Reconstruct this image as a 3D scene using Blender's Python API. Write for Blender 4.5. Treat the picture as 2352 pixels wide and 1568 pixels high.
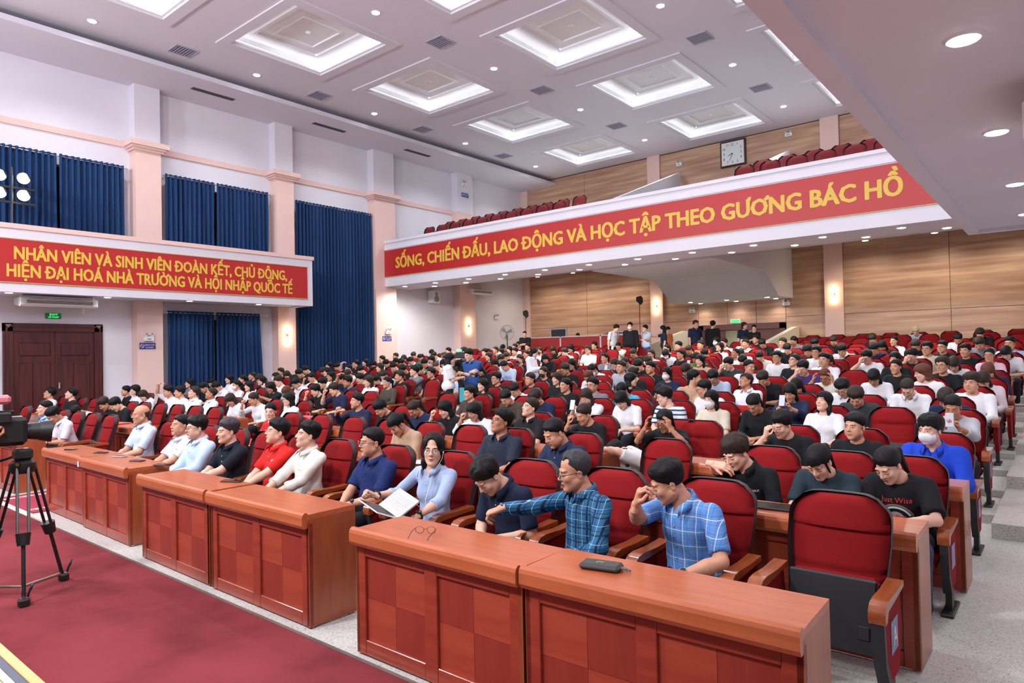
import bpy, bmesh, math, random
import numpy as np
from mathutils import Vector, Matrix, Euler
for _o in list(bpy.data.objects): bpy.data.objects.remove(_o)
SC = bpy.context.scene
COL = SC.collection
R = math.radians
random.seed(7)
# ---------------------------------------------------------------- camera
FPX, YAW, PIT, ROL, CAMH = 1555.16, R(39.56), R(1.023), R(-1.1825), 1.8
_f = np.array([-math.sin(YAW)*math.cos(PIT), math.cos(YAW)*math.cos(PIT), math.sin(PIT)])
_r = np.array([math.cos(YAW), math.sin(YAW), 0.0]); _u = np.cross(_r, _f)
_r2 = math.cos(ROL)*_r+math.sin(ROL)*_u; _u2 = -math.sin(ROL)*_r+math.cos(ROL)*_u
cd = bpy.data.cameras.new('camera'); cam = bpy.data.objects.new('camera', cd); COL.objects.link(cam)
cd.sensor_width = 36.0; cd.lens = FPX/2352*36; cd.clip_start = .05; cd.clip_end = 200
m4 = Matrix.Identity(4)
for _i in range(3):
    m4[_i][0] = _r2[_i]; m4[_i][1] = _u2[_i]; m4[_i][2] = -_f[_i]
m4[2][3] = CAMH
cam.matrix_world = m4
SC.camera = cam
# ---------------------------------------------------------------- world, large lights, exposure
SC.view_settings.view_transform = 'Standard'; SC.view_settings.look = 'None'
SC.view_settings.gamma = 1.0; SC.view_settings.use_curve_mapping = False
SC.view_settings.exposure = -0.25
W = bpy.data.worlds.new('fill_world'); SC.world = W; W.use_nodes = True
W.node_tree.nodes['Background'].inputs[0].default_value = (.80, .82, 1.0, 1)
W.node_tree.nodes['Background'].inputs[1].default_value = .55  # even background light, added as fill through the open stage side
SC.cycles.max_bounces = 4; SC.cycles.diffuse_bounces = 3; SC.cycles.glossy_bounces = 1
SC.cycles.transmission_bounces = 4; SC.cycles.sample_clamp_indirect = 4.0
SC.cycles.use_denoising = True; SC.cycles.caustics_reflective = False; SC.cycles.caustics_refractive = False
SC.cycles.use_adaptive_sampling = True; SC.cycles.adaptive_threshold = .14; SC.cycles.adaptive_min_samples = 16
def lamp(name, kind, loc, power, col=(1, 1, 1), size=.2, target=None, parent=None, spot=None, blend=.6):
    d = bpy.data.lights.new(name, kind); d.energy = power; d.color = col
    if kind == 'AREA':
        d.shape = 'DISK'; d.size = size
    elif kind == 'SPOT':
        d.shadow_soft_size = size; d.spot_size = R(spot or 120); d.spot_blend = blend
    else:
        d.shadow_soft_size = size
    o = bpy.data.objects.new(name, d); COL.objects.link(o); o.location = loc
    if target is not None:
        o.rotation_euler = (Vector(target)-Vector(loc)).to_track_quat('-Z', 'Y').to_euler()
    if parent: 
        o.parent = parent
    return o
# stage lights hanging over the stage behind the camera, aimed at the seats
for _x, _p in ((-15.5, 520), (-10.5, 520), (-5.5, 520), (-1.2, 330)):
    lamp('stage_light', 'AREA', (_x, -2.2, 7.2), _p*1.25, (.93, .95, 1.0), 1.1, (_x*.8-2.2, 9.5, 1.0))
# ---------------------------------------------------------------- materials
MATS = {}
def mat(name, col, rough=.6, metal=0, spec=.5, noise=None, bump=None, emit=None, objcol=False, coat=0, alpha=None, trans=0, sheen=0):
    """noise=(scale, amount[, stretch xyz]); bump=(scale, strength[, stretch])"""
    if name in MATS: return MATS[name]
    m = bpy.data.materials.new(name); m.use_nodes = True
    nt = m.node_tree; b = nt.nodes['Principled BSDF']; N = nt.nodes.new; L = nt.links.new
    b.inputs['Base Color'].default_value = (*col, 1); b.inputs['Roughness'].default_value = rough
    b.inputs['Metallic'].default_value = metal; b.inputs['Specular IOR Level'].default_value = spec
    if coat: b.inputs['Coat Weight'].default_value = coat; b.inputs['Coat Roughness'].default_value = .12
    if trans: b.inputs['Transmission Weight'].default_value = trans
    if sheen: b.inputs['Sheen Weight'].default_value = sheen; b.inputs['Sheen Roughness'].default_value = .4
    tc = N('ShaderNodeTexCoord')
    src = None
    if objcol:
        oi = N('ShaderNodeObjectInfo'); src = oi.outputs['Color']; L(src, b.inputs['Base Color'])
    def tex(spec_):
        mp = N('ShaderNodeMapping'); L(tc.outputs['Object'], mp.inputs[0])
        if len(spec_) > 2: mp.inputs['Scale'].default_value = spec_[2]
        n = N('ShaderNodeTexNoise'); n.inputs['Scale'].default_value = spec_[0]; n.inputs['Detail'].default_value = 4
        L(mp.outputs[0], n.inputs['Vector']); return n
    if noise:
        n = tex(noise)
        mr = N('ShaderNodeMapRange'); mr.inputs[1].default_value = .3; mr.inputs[2].default_value = .7
        mr.inputs[3].default_value = 1-noise[1]; mr.inputs[4].default_value = 1+noise[1]
        L(n.outputs[0], mr.inputs[0])
        mx = N('ShaderNodeVectorMath'); mx.operation = 'SCALE'
        if src is not None: L(src, mx.inputs[0])
        else: mx.inputs[0].default_value = col
        L(mr.outputs[0], mx.inputs['Scale']); L(mx.outputs[0], b.inputs['Base Color'])
    if bump:
        n = tex(bump); bp = N('ShaderNodeBump'); bp.inputs['Strength'].default_value = bump[1]; bp.inputs['Distance'].default_value = .02 if bump[0] < 40 else .01
        L(n.outputs[0], bp.inputs['Height']); L(bp.outputs[0], b.inputs['Normal'])
    if emit:
        b.inputs['Emission Color'].default_value = (*emit[0], 1); b.inputs['Emission Strength'].default_value = emit[1]
        m.cycles.emission_sampling = 'NONE' if len(emit) > 2 else 'FRONT'
    MATS[name] = m
    return m
def srgb(r, g, b):
    f = lambda c: (c/255/12.92) if c/255 <= .04045 else ((c/255+.055)/1.055)**2.4
    return (f(r), f(g), f(b))
def math_nodes(name, rough=.5, spec=.5, coat=0):
    m = bpy.data.materials.new(name); m.use_nodes = True; nt = m.node_tree
    b = nt.nodes['Principled BSDF']; b.inputs['Roughness'].default_value = rough; b.inputs['Specular IOR Level'].default_value = spec
    if coat: b.inputs['Coat Weight'].default_value = coat; b.inputs['Coat Roughness'].default_value = .15
    MATS[name] = m
    return m, nt, b
def ramp(nt, fac, stops):
    r = nt.nodes.new('ShaderNodeValToRGB'); e = r.color_ramp.elements
    while len(e) < len(stops): e.new(.5)
    for i, (p, c) in enumerate(stops): e[i].position = p; e[i].color = (*c, 1)
    nt.links.new(fac, r.inputs[0]); return r.outputs[0]
# ---------------------------------------------------------------- mesh helpers
class MB:
    def __init__(s): s.v = []; s.f = []; s.m = []; s.k = 0
    def add(s, vs, fs, k=None):
        b = len(s.v); s.v += [tuple(p) for p in vs]; s.f += [tuple(b+i for i in f) for f in fs]; s.m += [s.k if k is None else k]*len(fs); return s
    def box(s, x0, x1, y0, y1, z0, z1, k=None):
        return s.add([(x0,y0,z0),(x1,y0,z0),(x1,y1,z0),(x0,y1,z0),(x0,y0,z1),(x1,y0,z1),(x1,y1,z1),(x0,y1,z1)],
                     [(3,2,1,0),(4,5,6,7),(0,1,5,4),(1,2,6,5),(2,3,7,6),(3,0,4,7)], k)
    def cbox(s, c, d, k=None): return s.box(c[0]-d[0]/2, c[0]+d[0]/2, c[1]-d[1]/2, c[1]+d[1]/2, c[2]-d[2]/2, c[2]+d[2]/2, k)
    def rbox(s, x0, x1, y0, y1, z0, z1, b, k=None):
        """box with chamfered edges"""
        c = Vector(((x0+x1)/2, (y0+y1)/2, (z0+z1)/2)); h = ((x1-x0)/2, (y1-y0)/2, (z1-z0)/2)
        b = min(b, min(h)*.95)
        vs = []; idx = {}
        for sx in (-1, 1):
            for sy in (-1, 1):
                for sz in (-1, 1):
                    for a in range(3):
                        p = [sx*(h[0]-b), sy*(h[1]-b), sz*(h[2]-b)]; p[a] = (sx, sy, sz)[a]*h[a]
                        idx[(sx, sy, sz, a)] = len(vs); vs.append((c[0]+p[0], c[1]+p[1], c[2]+p[2]))
        fs = []
        for a in range(3):
            u, w = (a+1) % 3, (a+2) % 3
            for sg in (-1, 1):
                q = []
                for (su, sw) in ((-1, -1), (1, -1), (1, 1), (-1, 1)):
                    t = [0, 0, 0]; t[a] = sg; t[u] = su; t[w] = sw; q.append(idx[(*t, a)])
                fs.append(q if sg > 0 else q[::-1])
        for a in range(3):
            u, w = (a+1) % 3, (a+2) % 3
            for su in (-1, 1):
                for sw in (-1, 1):
                    q = []
                    for (sg, f_) in ((-1, u), (1, u), (1, w), (-1, w)):
                        t = [0, 0, 0]; t[a] = sg; t[u] = su; t[w] = sw; q.append(idx[(*t, f_)])
                    fs.append(q if su*sw > 0 else q[::-1])
        for sx in (-1, 1):
            for sy in (-1, 1):
                for sz in (-1, 1):
                    q = [idx[(sx, sy, sz, a)] for a in range(3)]
                    fs.append(q if sx*sy*sz > 0 else q[::-1])
        return s.add(vs, fs, k)
    def prism(s, poly, axis, a, b, k=None):
        """extrude a 2D polygon along axis from a to b; axis 'x': poly=(y,z), 'y': (x,z), 'z': (x,y)"""
        n = len(poly)
        def P(p, t): return {'x': (t, p[0], p[1]), 'y': (p[0], t, p[1]), 'z': (p[0], p[1], t)}[axis]
        vs = [P(p, a) for p in poly]+[P(p, b) for p in poly]
        ar = sum(poly[i][0]*poly[(i+1) % n][1]-poly[(i+1) % n][0]*poly[i][1] for i in range(n))
        flip = (ar > 0) ^ (axis == 'y') ^ (b < a)
        fs = [tuple(range(n))[::-1], tuple(range(n, 2*n))]+[(i, (i+1) % n, n+(i+1) % n, n+i) for i in range(n)]
        if not flip: fs = [f[::-1] for f in fs]
        return s.add(vs, fs, k)
    def cyl(s, p0, p1, r0, r1=None, n=12, k=None, cap=True):
        p0, p1 = Vector(p0), Vector(p1); r1 = r0 if r1 is None else r1
        d = (p1-p0).normalized(); u = d.orthogonal().normalized(); w = d.cross(u)
        vs = [p0+(u*math.cos(2*math.pi*i/n)+w*math.sin(2*math.pi*i/n))*r0 for i in range(n)]
        vs += [p1+(u*math.cos(2*math.pi*i/n)+w*math.sin(2*math.pi*i/n))*r1 for i in range(n)]
        fs = [(i, (i+1) % n, n+(i+1) % n, n+i) for i in range(n)]
        if cap: fs += [tuple(range(n))[::-1], tuple(range(n, 2*n))]
        return s.add(vs, fs, k)
    def tube(s, pts, r, n=6, k=None, closed=False):
        pts = [Vector(p) for p in pts]; m = len(pts); rs = r if isinstance(r, (list, tuple)) else [r]*m
        vs = []; ref = None
        for i, p in enumerate(pts):
            if closed: d = pts[(i+1) % m]-pts[i-1]
            else: d = pts[min(i+1, m-1)]-pts[max(i-1, 0)]
            d.normalize()
            if ref is None: ref = d.orthogonal().normalized()
            ref = (ref-d*ref.dot(d))
            ref = ref.normalized() if ref.length > 1e-6 else d.orthogonal().normalized()
            w = d.cross(ref)
            vs += [p+(ref*math.cos(2*math.pi*j/n)+w*math.sin(2*math.pi*j/n))*rs[i] for j in range(n)]
        fs = []
        for i in range(m if closed else m-1):
            a, b = i*n, ((i+1) % m)*n
            fs += [(a+j, a+(j+1) % n, b+(j+1) % n, b+j) for j in range(n)]
        if not closed: fs += [tuple(range(n))[::-1], tuple(range((m-1)*n, m*n))]
        return s.add(vs, fs, k)
    def lathe(s, prof, c=(0, 0, 0), n=20, k=None):
        vs = []
        for (r, z) in prof: vs += [(c[0]+r*math.cos(2*math.pi*i/n), c[1]+r*math.sin(2*math.pi*i/n), c[2]+z) for i in range(n)]
        fs = []
        for j in range(len(prof)-1): fs += [(j*n+i, j*n+(i+1) % n, (j+1)*n+(i+1) % n, (j+1)*n+i) for i in range(n)]
        fs += [tuple(range(n))[::-1], tuple(range((len(prof)-1)*n, len(prof)*n))]
        return s.add(vs, fs, k)
    def ell(s, c, r, nu=12, nv=8, k=None):
        vs = [(c[0], c[1], c[2]-r[2])]
        for j in range(1, nv):
            t = math.pi*j/nv
            vs += [(c[0]+r[0]*math.sin(t)*math.cos(2*math.pi*i/nu), c[1]+r[1]*math.sin(t)*math.sin(2*math.pi*i/nu), c[2]-r[2]*math.cos(t)) for i in range(nu)]
        vs.append((c[0], c[1], c[2]+r[2])); fs = [(0, 1+(i+1) % nu, 1+i) for i in range(nu)]
        for j in range(nv-2):
            a = 1+j*nu; fs += [(a+i, a+(i+1) % nu, a+nu+(i+1) % nu, a+nu+i) for i in range(nu)]
        a = 1+(nv-2)*nu; e = len(vs)-1; fs += [(a+i, a+(i+1) % nu, e) for i in range(nu)]
        return s.add(vs, fs, k)
    def xf(s, M, start=0):
        s.v[start:] = [tuple(M @ Vector(p)) for p in s.v[start:]]; return s
    def mesh(s, name, mats, smooth=None):
        me = bpy.data.meshes.new(name); me.from_pydata(s.v, [], s.f)
        for m in (mats if isinstance(mats, (list, tuple)) else [mats]): me.materials.append(m)
        if any(s.m): me.polygons.foreach_set('material_index', s.m)
        if smooth is not None:
            me.polygons.foreach_set('use_smooth', [True]*len(me.polygons))
            if smooth < 179: me.set_sharp_from_angle(angle=R(smooth))
        me.update(); return me
    def build(s, name, mats, parent=None, smooth=None, **kw):
        return put(name, s.mesh(name, mats, smooth), parent, **kw)
def put(name, data, parent=None, label=None, cat=None, group=None, kind=None, loc=None, rz=None):
    o = bpy.data.objects.new(name, data); COL.objects.link(o)
    if parent is not None: o.parent = parent
    if loc is not None: o.location = loc
    if rz is not None: o.rotation_euler = (0, 0, rz)
    if label: o['label'] = label
    if cat: o['category'] = cat
    if group: o['group'] = group
    if kind: o['kind'] = kind
    return o
def thing(name, label, cat, loc=(0, 0, 0), rz=0, group=None, kind=None):
    return put(name, None, None, label, cat, group, kind, loc, rz)
def copy_tree(o, parent=None):
    c = o.copy(); COL.objects.link(c); c.parent = parent
    for ch in list(o.children): copy_tree(ch, c)
    return c
def text_mesh(body, size, bold=.0, ext=.004, align='LEFT', space=1.0):
    sub = {'Đ': 'D', 'Ơ': 'O', 'Ư': 'U', 'Ờ': 'Ò', 'Ợ': 'Ọ'}
    plain = ''.join(sub.get(ch, ch) for ch in body)
    c = bpy.data.curves.new('txt', 'FONT'); c.size = size; c.extrude = ext; c.align_x = align
    c.space_character = space; c.resolution_u = 2
    o = bpy.data.objects.new('txt', c); COL.objects.link(o)
    def grab(t):
        c.body = t; dg = bpy.context.evaluated_depsgraph_get(); dg.update(); return bpy.data.meshes.new_from_object(o.evaluated_get(dg))
    def right(t):
        m_ = grab(t); x = max(v.co.x for v in m_.vertices); bpy.data.meshes.remove(m_); return x
    me = grab(plain)
    extra = []
    if plain != body:                     # crossbars and horns of the barred and horned capitals
        c.align_x = 'LEFT'; iw = right('I')
        for i, ch in enumerate(body):
            if ch not in sub: continue
            x0 = right(plain[:i]+'I')-iw if i else 0.0; x1 = right(plain[:i+1])
            if ch == 'Đ': extra.append([(x0-.02*size, .315*size), (x0+.30*size, .315*size), (x0+.30*size, .395*size), (x0-.02*size, .395*size)])
            else:
                h_ = .60 if ch in 'ƠỜỢ' else .66
                extra.append([(x1-.10*size, h_*size), (x1+.02*size, (h_+.02)*size), (x1+.075*size, (h_+.16)*size), (x1-.0*size, (h_+.17)*size), (x1-.03*size, (h_+.10)*size), (x1-.11*size, (h_+.08)*size)])
        c.align_x = align
    bpy.data.objects.remove(o); bpy.data.curves.remove(c)
    vs = [tuple(v.co) for v in me.vertices]; fs = [tuple(p.vertices) for p in me.polygons]
    for q in extra:
        b_ = len(vs); n = len(q); vs += [(p[0], p[1], ext+2e-5) for p in q]; fs.append(tuple(range(b_, b_+n)))
    if bold > .003 or extra:              # heavier strokes: overlay shifted copies of the letters
        va = np.array(vs); n = len(va); V = []; F = []
        for i, (dx, dy) in enumerate(((-1, .35), (1, .35), (-1, -.35), (1, -.35), (0, .6), (0, -.6)) if bold > .003 else ((0, 0),)):
            V.append(va+np.array([dx*bold, dy*bold, i*1e-5])); F += [tuple(q+i*n for q in f) for f in fs]
        bpy.data.meshes.remove(me); me = bpy.data.meshes.new('txt'); me.from_pydata(np.concatenate(V).tolist(), [], F); me.update()
    return me
def nth(n):
    w = ['zeroth','first','second','third','fourth','fifth','sixth','seventh','eighth','ninth','tenth','eleventh','twelfth','thirteenth','fourteenth','fifteenth','sixteenth','seventeenth','eighteenth','nineteenth','twentieth']
    return w[n]
# ================================================================ the hall
XC, XL, XR, YB, ZC = -9.68, -20.0, .65, 25.2, 9.78
wallm = mat('wall_paint', srgb(226, 222, 232), .75, bump=(60, .15), noise=(1.2, .02))
ceilm = mat('ceiling_paint', srgb(222, 218, 230), .8)
pinkm = mat('pink_paint', srgb(232, 198, 190), .7, noise=(2, .02))
whitem = mat('white_gloss', srgb(236, 236, 240), .4)
creamm = mat('cream_paint', srgb(232, 228, 208), .6)
darkm = mat('dark_gap', (.03, .03, .035), .8)
chrome = mat('chrome', (.75, .76, .78), .25, metal=1)
blackp = mat('black_plastic', (.015, .015, .017), .45)
# wood-look wall panels: long thin horizontal streaks with boards of slightly different tone
wm, nt, bs = math_nodes('wall_wood', .38, .45)
tc = nt.nodes.new('ShaderNodeTexCoord'); mp = nt.nodes.new('ShaderNodeMapping'); nt.links.new(tc.outputs['Object'], mp.inputs[0])
mp.inputs['Scale'].default_value = (.22, 1, 3.2)
n1 = nt.nodes.new('ShaderNodeTexNoise'); n1.inputs['Scale'].default_value = 2.2; n1.inputs['Detail'].default_value = 6; nt.links.new(mp.outputs[0], n1.inputs[0])
colr = ramp(nt, n1.outputs[0], [(.3, srgb(168, 126, 104)), (.47, srgb(188, 148, 124)), (.55, srgb(196, 158, 132)), (.7, srgb(214, 180, 148))])
nt.links.new(colr, bs.inputs['Base Color'])
# terrazzo floor
tz, nt, bs = math_nodes('terrazzo', .45, .4)
tc = nt.nodes.new('ShaderNodeTexCoord'); v1 = nt.nodes.new('ShaderNodeTexVoronoi'); v1.inputs['Scale'].default_value = 130; nt.links.new(tc.outputs['Object'], v1.inputs[0])
nt.links.new(ramp(nt, v1.outputs['Color'], [(.06, srgb(120, 116, 112)), (.2, srgb(184, 180, 175)), (.7, srgb(202, 198, 193)), (.9, srgb(216, 213, 209))]), bs.inputs['Base Color'])
# red carpet with stains
cm, nt, bs = math_nodes('red_carpet', .95, .1)
tc = nt.nodes.new('ShaderNodeTexCoord'); n1 = nt.nodes.new('ShaderNodeTexNoise'); n1.inputs['Scale'].default_value = 1.1; n1.inputs['Detail'].default_value = 7; nt.links.new(tc.outputs['Object'], n1.inputs[0])
nt.links.new(ramp(nt, n1.outputs[0], [(.3, srgb(100, 40, 46)), (.5, srgb(134, 56, 62)), (.75, srgb(144, 64, 70))]), bs.inputs['Base Color'])
n2 = nt.nodes.new('ShaderNodeTexNoise'); n2.inputs['Scale'].default_value = 300; nt.links.new(tc.outputs['Object'], n2.inputs[0])
bp = nt.nodes.new('ShaderNodeBump'); bp.inputs['Strength'].default_value = .4; bp.inputs['Distance'].default_value = .01; nt.links.new(n2.outputs[0], bp.inputs['Height']); nt.links.new(bp.outputs[0], bs.inputs['Normal'])

# ---- floor with terraces under the rows
ROW_Y = {1: 3.55, 2: 5.2, 3: 6.9}
ROW_Z = {1: 0, 2: 0, 3: 0}
for _k in range(4, 20):
    ROW_Y[_k] = 8.55+.97*(_k-4); ROW_Z[_k] = .09+.08*(_k-4)
def floor_z(y):
    z = 0
    for k in range(4, 20):
        if y >= ROW_Y[k]-.28: z = ROW_Z[k]
    return z
m = MB().box(XL, XR, -5, 27.5, -.2, 0)
m.build('floor', tz, kind='structure')
for nm, x0, x1 in (('floor_terrace_right', -9.5, -.62), ('floor_terrace_left', -19.98, -11.05)):
    m = MB()
    for k in range(4, 20):
        y1 = ROW_Y[k+1]-.28 if k < 19 else YB
        m.box(x0, x1, ROW_Y[k]-.28, y1, 0, ROW_Z[k])
    m.build(nm, tz, kind='structure')
nst = 0
for nm, x0, x1 in (('floor_aisle_steps_right', -.62, XR), ('floor_aisle_steps_centre', -11.05, -9.5)):
    m = MB(); y = 7.67; z = .14
    while y < YB:
        m.box(x0, x1, y, min(y+1.94, YB), 0, z); y += 1.94; z += .14
    m.build(nm, tz, kind='structure')
# ---- carpet in front of the desks, runner in the centre aisle with key-pattern borders
c = thing('carpet', 'worn dark red carpet on the floor before the first desks', 'carpet')
MB().box(XL+.3, XR-.05, .9, 2.505, 0, .008).build('carpet_body', cm, c)
MB().box(-9.5, -.9, 2.505, 2.53, 0, .012).build('edge_strip', mat('edge_metal', (.35, .33, .3), .4, metal=.8), c)
r_ = thing('carpet_runner', 'red aisle runner with white key pattern borders', 'carpet')
MB().box(-11.15, -9.66, 2.6, 7.6, 0, .01).build('runner_body', mat('runner_red', srgb(150, 40, 62), .95), r_)
for xx in (-10.98, -9.92):
    m = MB(); y = 2.62
    while y < 7.5:
        m.box(xx, xx+.09, y, y+.13, .01, .0115); m.box(xx+.025, xx+.065, y+.02, y+.06, .0115, .012, 1); y += .15
    m.build('key_border', [mat('key_white', srgb(205, 190, 185), .9), MATS['runner_red']], r_)

# ---- walls
m = MB().box(XL-.3, XL, -5, YB+2.5, 0, ZC+.6); m.build('wall_left', wallm, kind='structure')
m = MB().box(XR, XR+.3, -5, YB+2.5, 0, ZC+.6); m.build('wall_right', wallm, kind='structure')
w = put('wall_back', None, kind='structure')
MB().box(XL, XR, YB+.04, YB+.3, 0, ZC+.6).build('backing_wall', wallm, w)
def wood_panel(x0, x1, z0, z1):
    MB().rbox(x0+.006, x1-.006, YB-.02, YB+.045, z0+.006, z1-.006, .006).build('wood_panel', wm, w)
PIL = ((-20.0, -19.62), (-13.3, -12.75), (-6.58, -5.98), (.2, .65))
segs = ((-19.62, -13.3), (-12.75, -6.58), (-5.98, .2))
for (x0, x1) in segs:
    mid = x0+(x1-x0)/2
    if x0 == -12.75:   # bay with the doors
        for a, b in ((x0, -11.27), (-7.93, x1)):
            wood_panel(a, b, 1.0, 2.93); wood_panel(a, b, 2.93, 5.5)
        xs = [-11.27, -10.1, -9.0, -7.93]
        for a, b in zip(xs, xs[1:]): wood_panel(a, b, 2.73, 3.7)
    else:
        for a, b in ((x0, mid), (mid, x1)): wood_panel(a, b, 1.0, 2.93); wood_panel(a, b, 2.93, 5.5)
    for a, b in ((x0, mid), (mid, x1)): wood_panel(a, b, 5.9, 8.0); wood_panel(a, b, 8.0, ZC)
for i, (x0, x1) in enumerate(PIL):
    MB().box(x0, x1, YB-.12, YB+.05, 0, ZC).build('pilaster', pinkm, w)
MB().box(XL, XR, YB-.03, YB+.02, ZC-.035, ZC).build('crown_strip', mat('dark_wood_strip', srgb(80, 50, 42), .5), w)
# ---- ceiling: slab cut by coffers
CX = (-14.7, -9.55, -4.4); CY = (5.65, 9.95, 14.15, 18.42, 22.8)
CW, CD = 2.86, 2.68
xs = [XL-.3]+[e for cx in CX for e in (cx-CW/2, cx+CW/2)]+[XR+.3]
ys = [-5]+[e for cy in CY for e in (cy-CD/2, cy+CD/2)]+[YB+2.5]
m = MB()
for i in range(len(xs)-1):
    for j in range(len(ys)-1):
        if i % 2 == 1 and j % 2 == 1: continue
        m.box(xs[i], xs[i+1], ys[j], ys[j+1], ZC, ZC+.14)
ce = m.build('ceiling', ceilm, kind='structure')
glow = mat('cove_glow', (1, 1, 1), .5, emit=((.93, .96, 1.0), 6))
spotm = mat('lamp_glow', (1, 1, 1), .5, emit=((1, 1, 1), 22, 0))
def frame(mb, cx, cy, w, d, t, z0, z1):
    mb.box(cx-w/2-t, cx+w/2+t, cy-d/2-t, cy-d/2, z0, z1); mb.box(cx-w/2-t, cx+w/2+t, cy+d/2, cy+d/2+t, z0, z1)
    mb.box(cx-w/2-t, cx-w/2, cy-d/2, cy+d/2, z0, z1); mb.box(cx+w/2, cx+w/2+t, cy-d/2, cy+d/2, z0, z1)
for j, cy in enumerate(CY):
    for i, cx in enumerate(CX):
        if j == 0 and i != 0 and False: continue
        g = thing('ceiling_coffer', f'square lit ceiling coffer, {nth(j+1)} from the stage in the {("left-hand","middle","right-hand")[i]} line', 'ceiling light', (cx, cy, ZC), 0, 'lit coffers in the ceiling')
        a = MB(); frame(a, 0, 0, CW-.02, CD-.02, .26, -.035, .02); a.build('outer_frame', ceilm, g)
        a = MB(); frame(a, 0, 0, CW+.06, CD+.06, .05, .14, .27)
        a.box(-CW/2-.08, CW/2+.08, -CD/2-.08, CD/2+.08, .27, .31); a.build('recess', whitem, g)
        a = MB(); frame(a, 0, 0, CW-.14, CD-.14, .1, .02, .07); a.build('lip', whitem, g)
        a = MB()
        for sx in (-1, 1): a.box(sx*(CW/2-.02)-.02, sx*(CW/2-.02)+.02, -CD/2+.04, CD/2-.04, .075, .1)
        for sy in (-1, 1): a.box(-CW/2+.04, CW/2-.04, sy*(CD/2-.02)-.02, sy*(CD/2-.02)+.02, .075, .1)
        a.build('light_strip', glow, g)
        a = MB(); frame(a, 0, 0, 1.9, 1.74, .09, .225, .27); a.build('raised_frame', whitem, g)
        a = MB(); frame(a, 0, 0, 1.18, 1.02, .05, .235, .27); a.build('inner_frame', whitem, g)
        a = MB().lathe([(.05, -.05), (.06, -.02), (.09, 0)], (0, 0, .27), 12); a.build('smoke_sensor', whitem, g, 40)
        a = MB().lathe([(.085, -.012), (.1, 0)], (-CW/2+.42, CD/2-.42, .27), 14); a.build('corner_lamp', mat('corner_lamp', (1, 1, 1), .5, emit=((1, 1, 1), 10, 0)), g)
# ---- recessed downlights in the ceiling
ringm = mat('lamp_ring', srgb(235, 235, 240), .4)
dl_ring = MB().lathe([(.105, -.012), (.125, 0)], (0, 0, 0), 18).mesh('lamp_ring', ringm)
dl_lens = MB().lathe([(.001, -.02), (.09, -.018), (.1, -.008)], (0, 0, 0), 18).mesh('lens', spotm)
def downlight(x, y, z, label, group, power, spot=130, col=(.95, .97, 1.0), scale=1.0):
    g = thing('downlight', label, 'ceiling light', (x, y, z), 0, group); g.scale = (scale, scale, 1)
    put('ring', dl_ring, g); put('lens', dl_lens, g)
    if power:
        l = lamp('downlight_lamp', 'SPOT', (0, 0, -.05), power, col, .1, spot=spot, blend=.6, parent=g)
    return g
DY = (5.95, 10.1, 14.27, 18.6, 22.95)
for i, x in enumerate((-17.45, -12.24, -7.12, -2.0)):
    for j, y in enumerate(DY):
        downlight(x, y, ZC, f'round ceiling downlight, {nth(j+1)} from the stage in the {nth(i+1)} line from the curtained wall', 'main ceiling downlights', 420, 140, scale=.95)
# ---- air vents between them
for i, x in enumerate((-17.45, -12.2, -7.12)):
    for j, y in enumerate((8.05, 12.15, 16.42, 20.82)):
        if i == 2 and j == 0: continue
        g = thing('ceiling_vent', f'square louvred ceiling vent, {nth(j+1)} from the stage in the {nth(i+1)} line from the curtained wall', 'vent', (x, y, ZC), 0, 'square ceiling vents')
        a = MB(); frame(a, 0, 0, .5, .5, .03, -.02, 0); a.build('vent_frame', mat('vent_grey', srgb(175, 172, 192), .5), g)
        MB().box(-.25, .25, -.25, .25, -.004, -.001).build('backing', mat('vent_dark', srgb(96, 94, 112), .7), g)
        sl = MB().box(-.25, .25, -.012, .012, -.016, -.006).mesh('louvre', MATS['vent_grey'])
        for q in range(7): put('louvre', sl, g, loc=(0, -.21+.07*q, 0))
# ---- lowered strip of ceiling along the left wall, with slot vents, and the same on the right
for sx, nm in ((XL, 'trim_1'), (XR, 'trim_2')):
    e = sx+1.95 if sx < -1 else sx-1.95
    a, b = min(sx, e), max(sx, e)
    m = MB().box(a, b, -5, YB, 9.45, 9.53)
    m.box(*( (e-.07, e) if sx < -1 else (e, e+.07)), -5, YB, 9.53, 9.58)
    m.build(nm, ceilm, kind='structure')
for j, y in enumerate((9.0, 12.95, 16.9)):
    g = thing('slot_vent', f'long dark slot vent over the curtained wall, {nth(j+1)} from the stage', 'vent', (-18.85, y+.55, 9.45), 0, 'slot vents by the wall')
    MB().box(-.09, .09, -.62, .62, -.012, .0).build('slot_frame', mat('slot_dark', srgb(92, 90, 104), .6), g)
    for q in (-.045, 0, .045): MB().box(q-.006, q+.006, -.6, .6, -.018, -.01).build('slot_blade', mat('slot_blade', srgb(60, 60, 72), .6), g)
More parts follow.
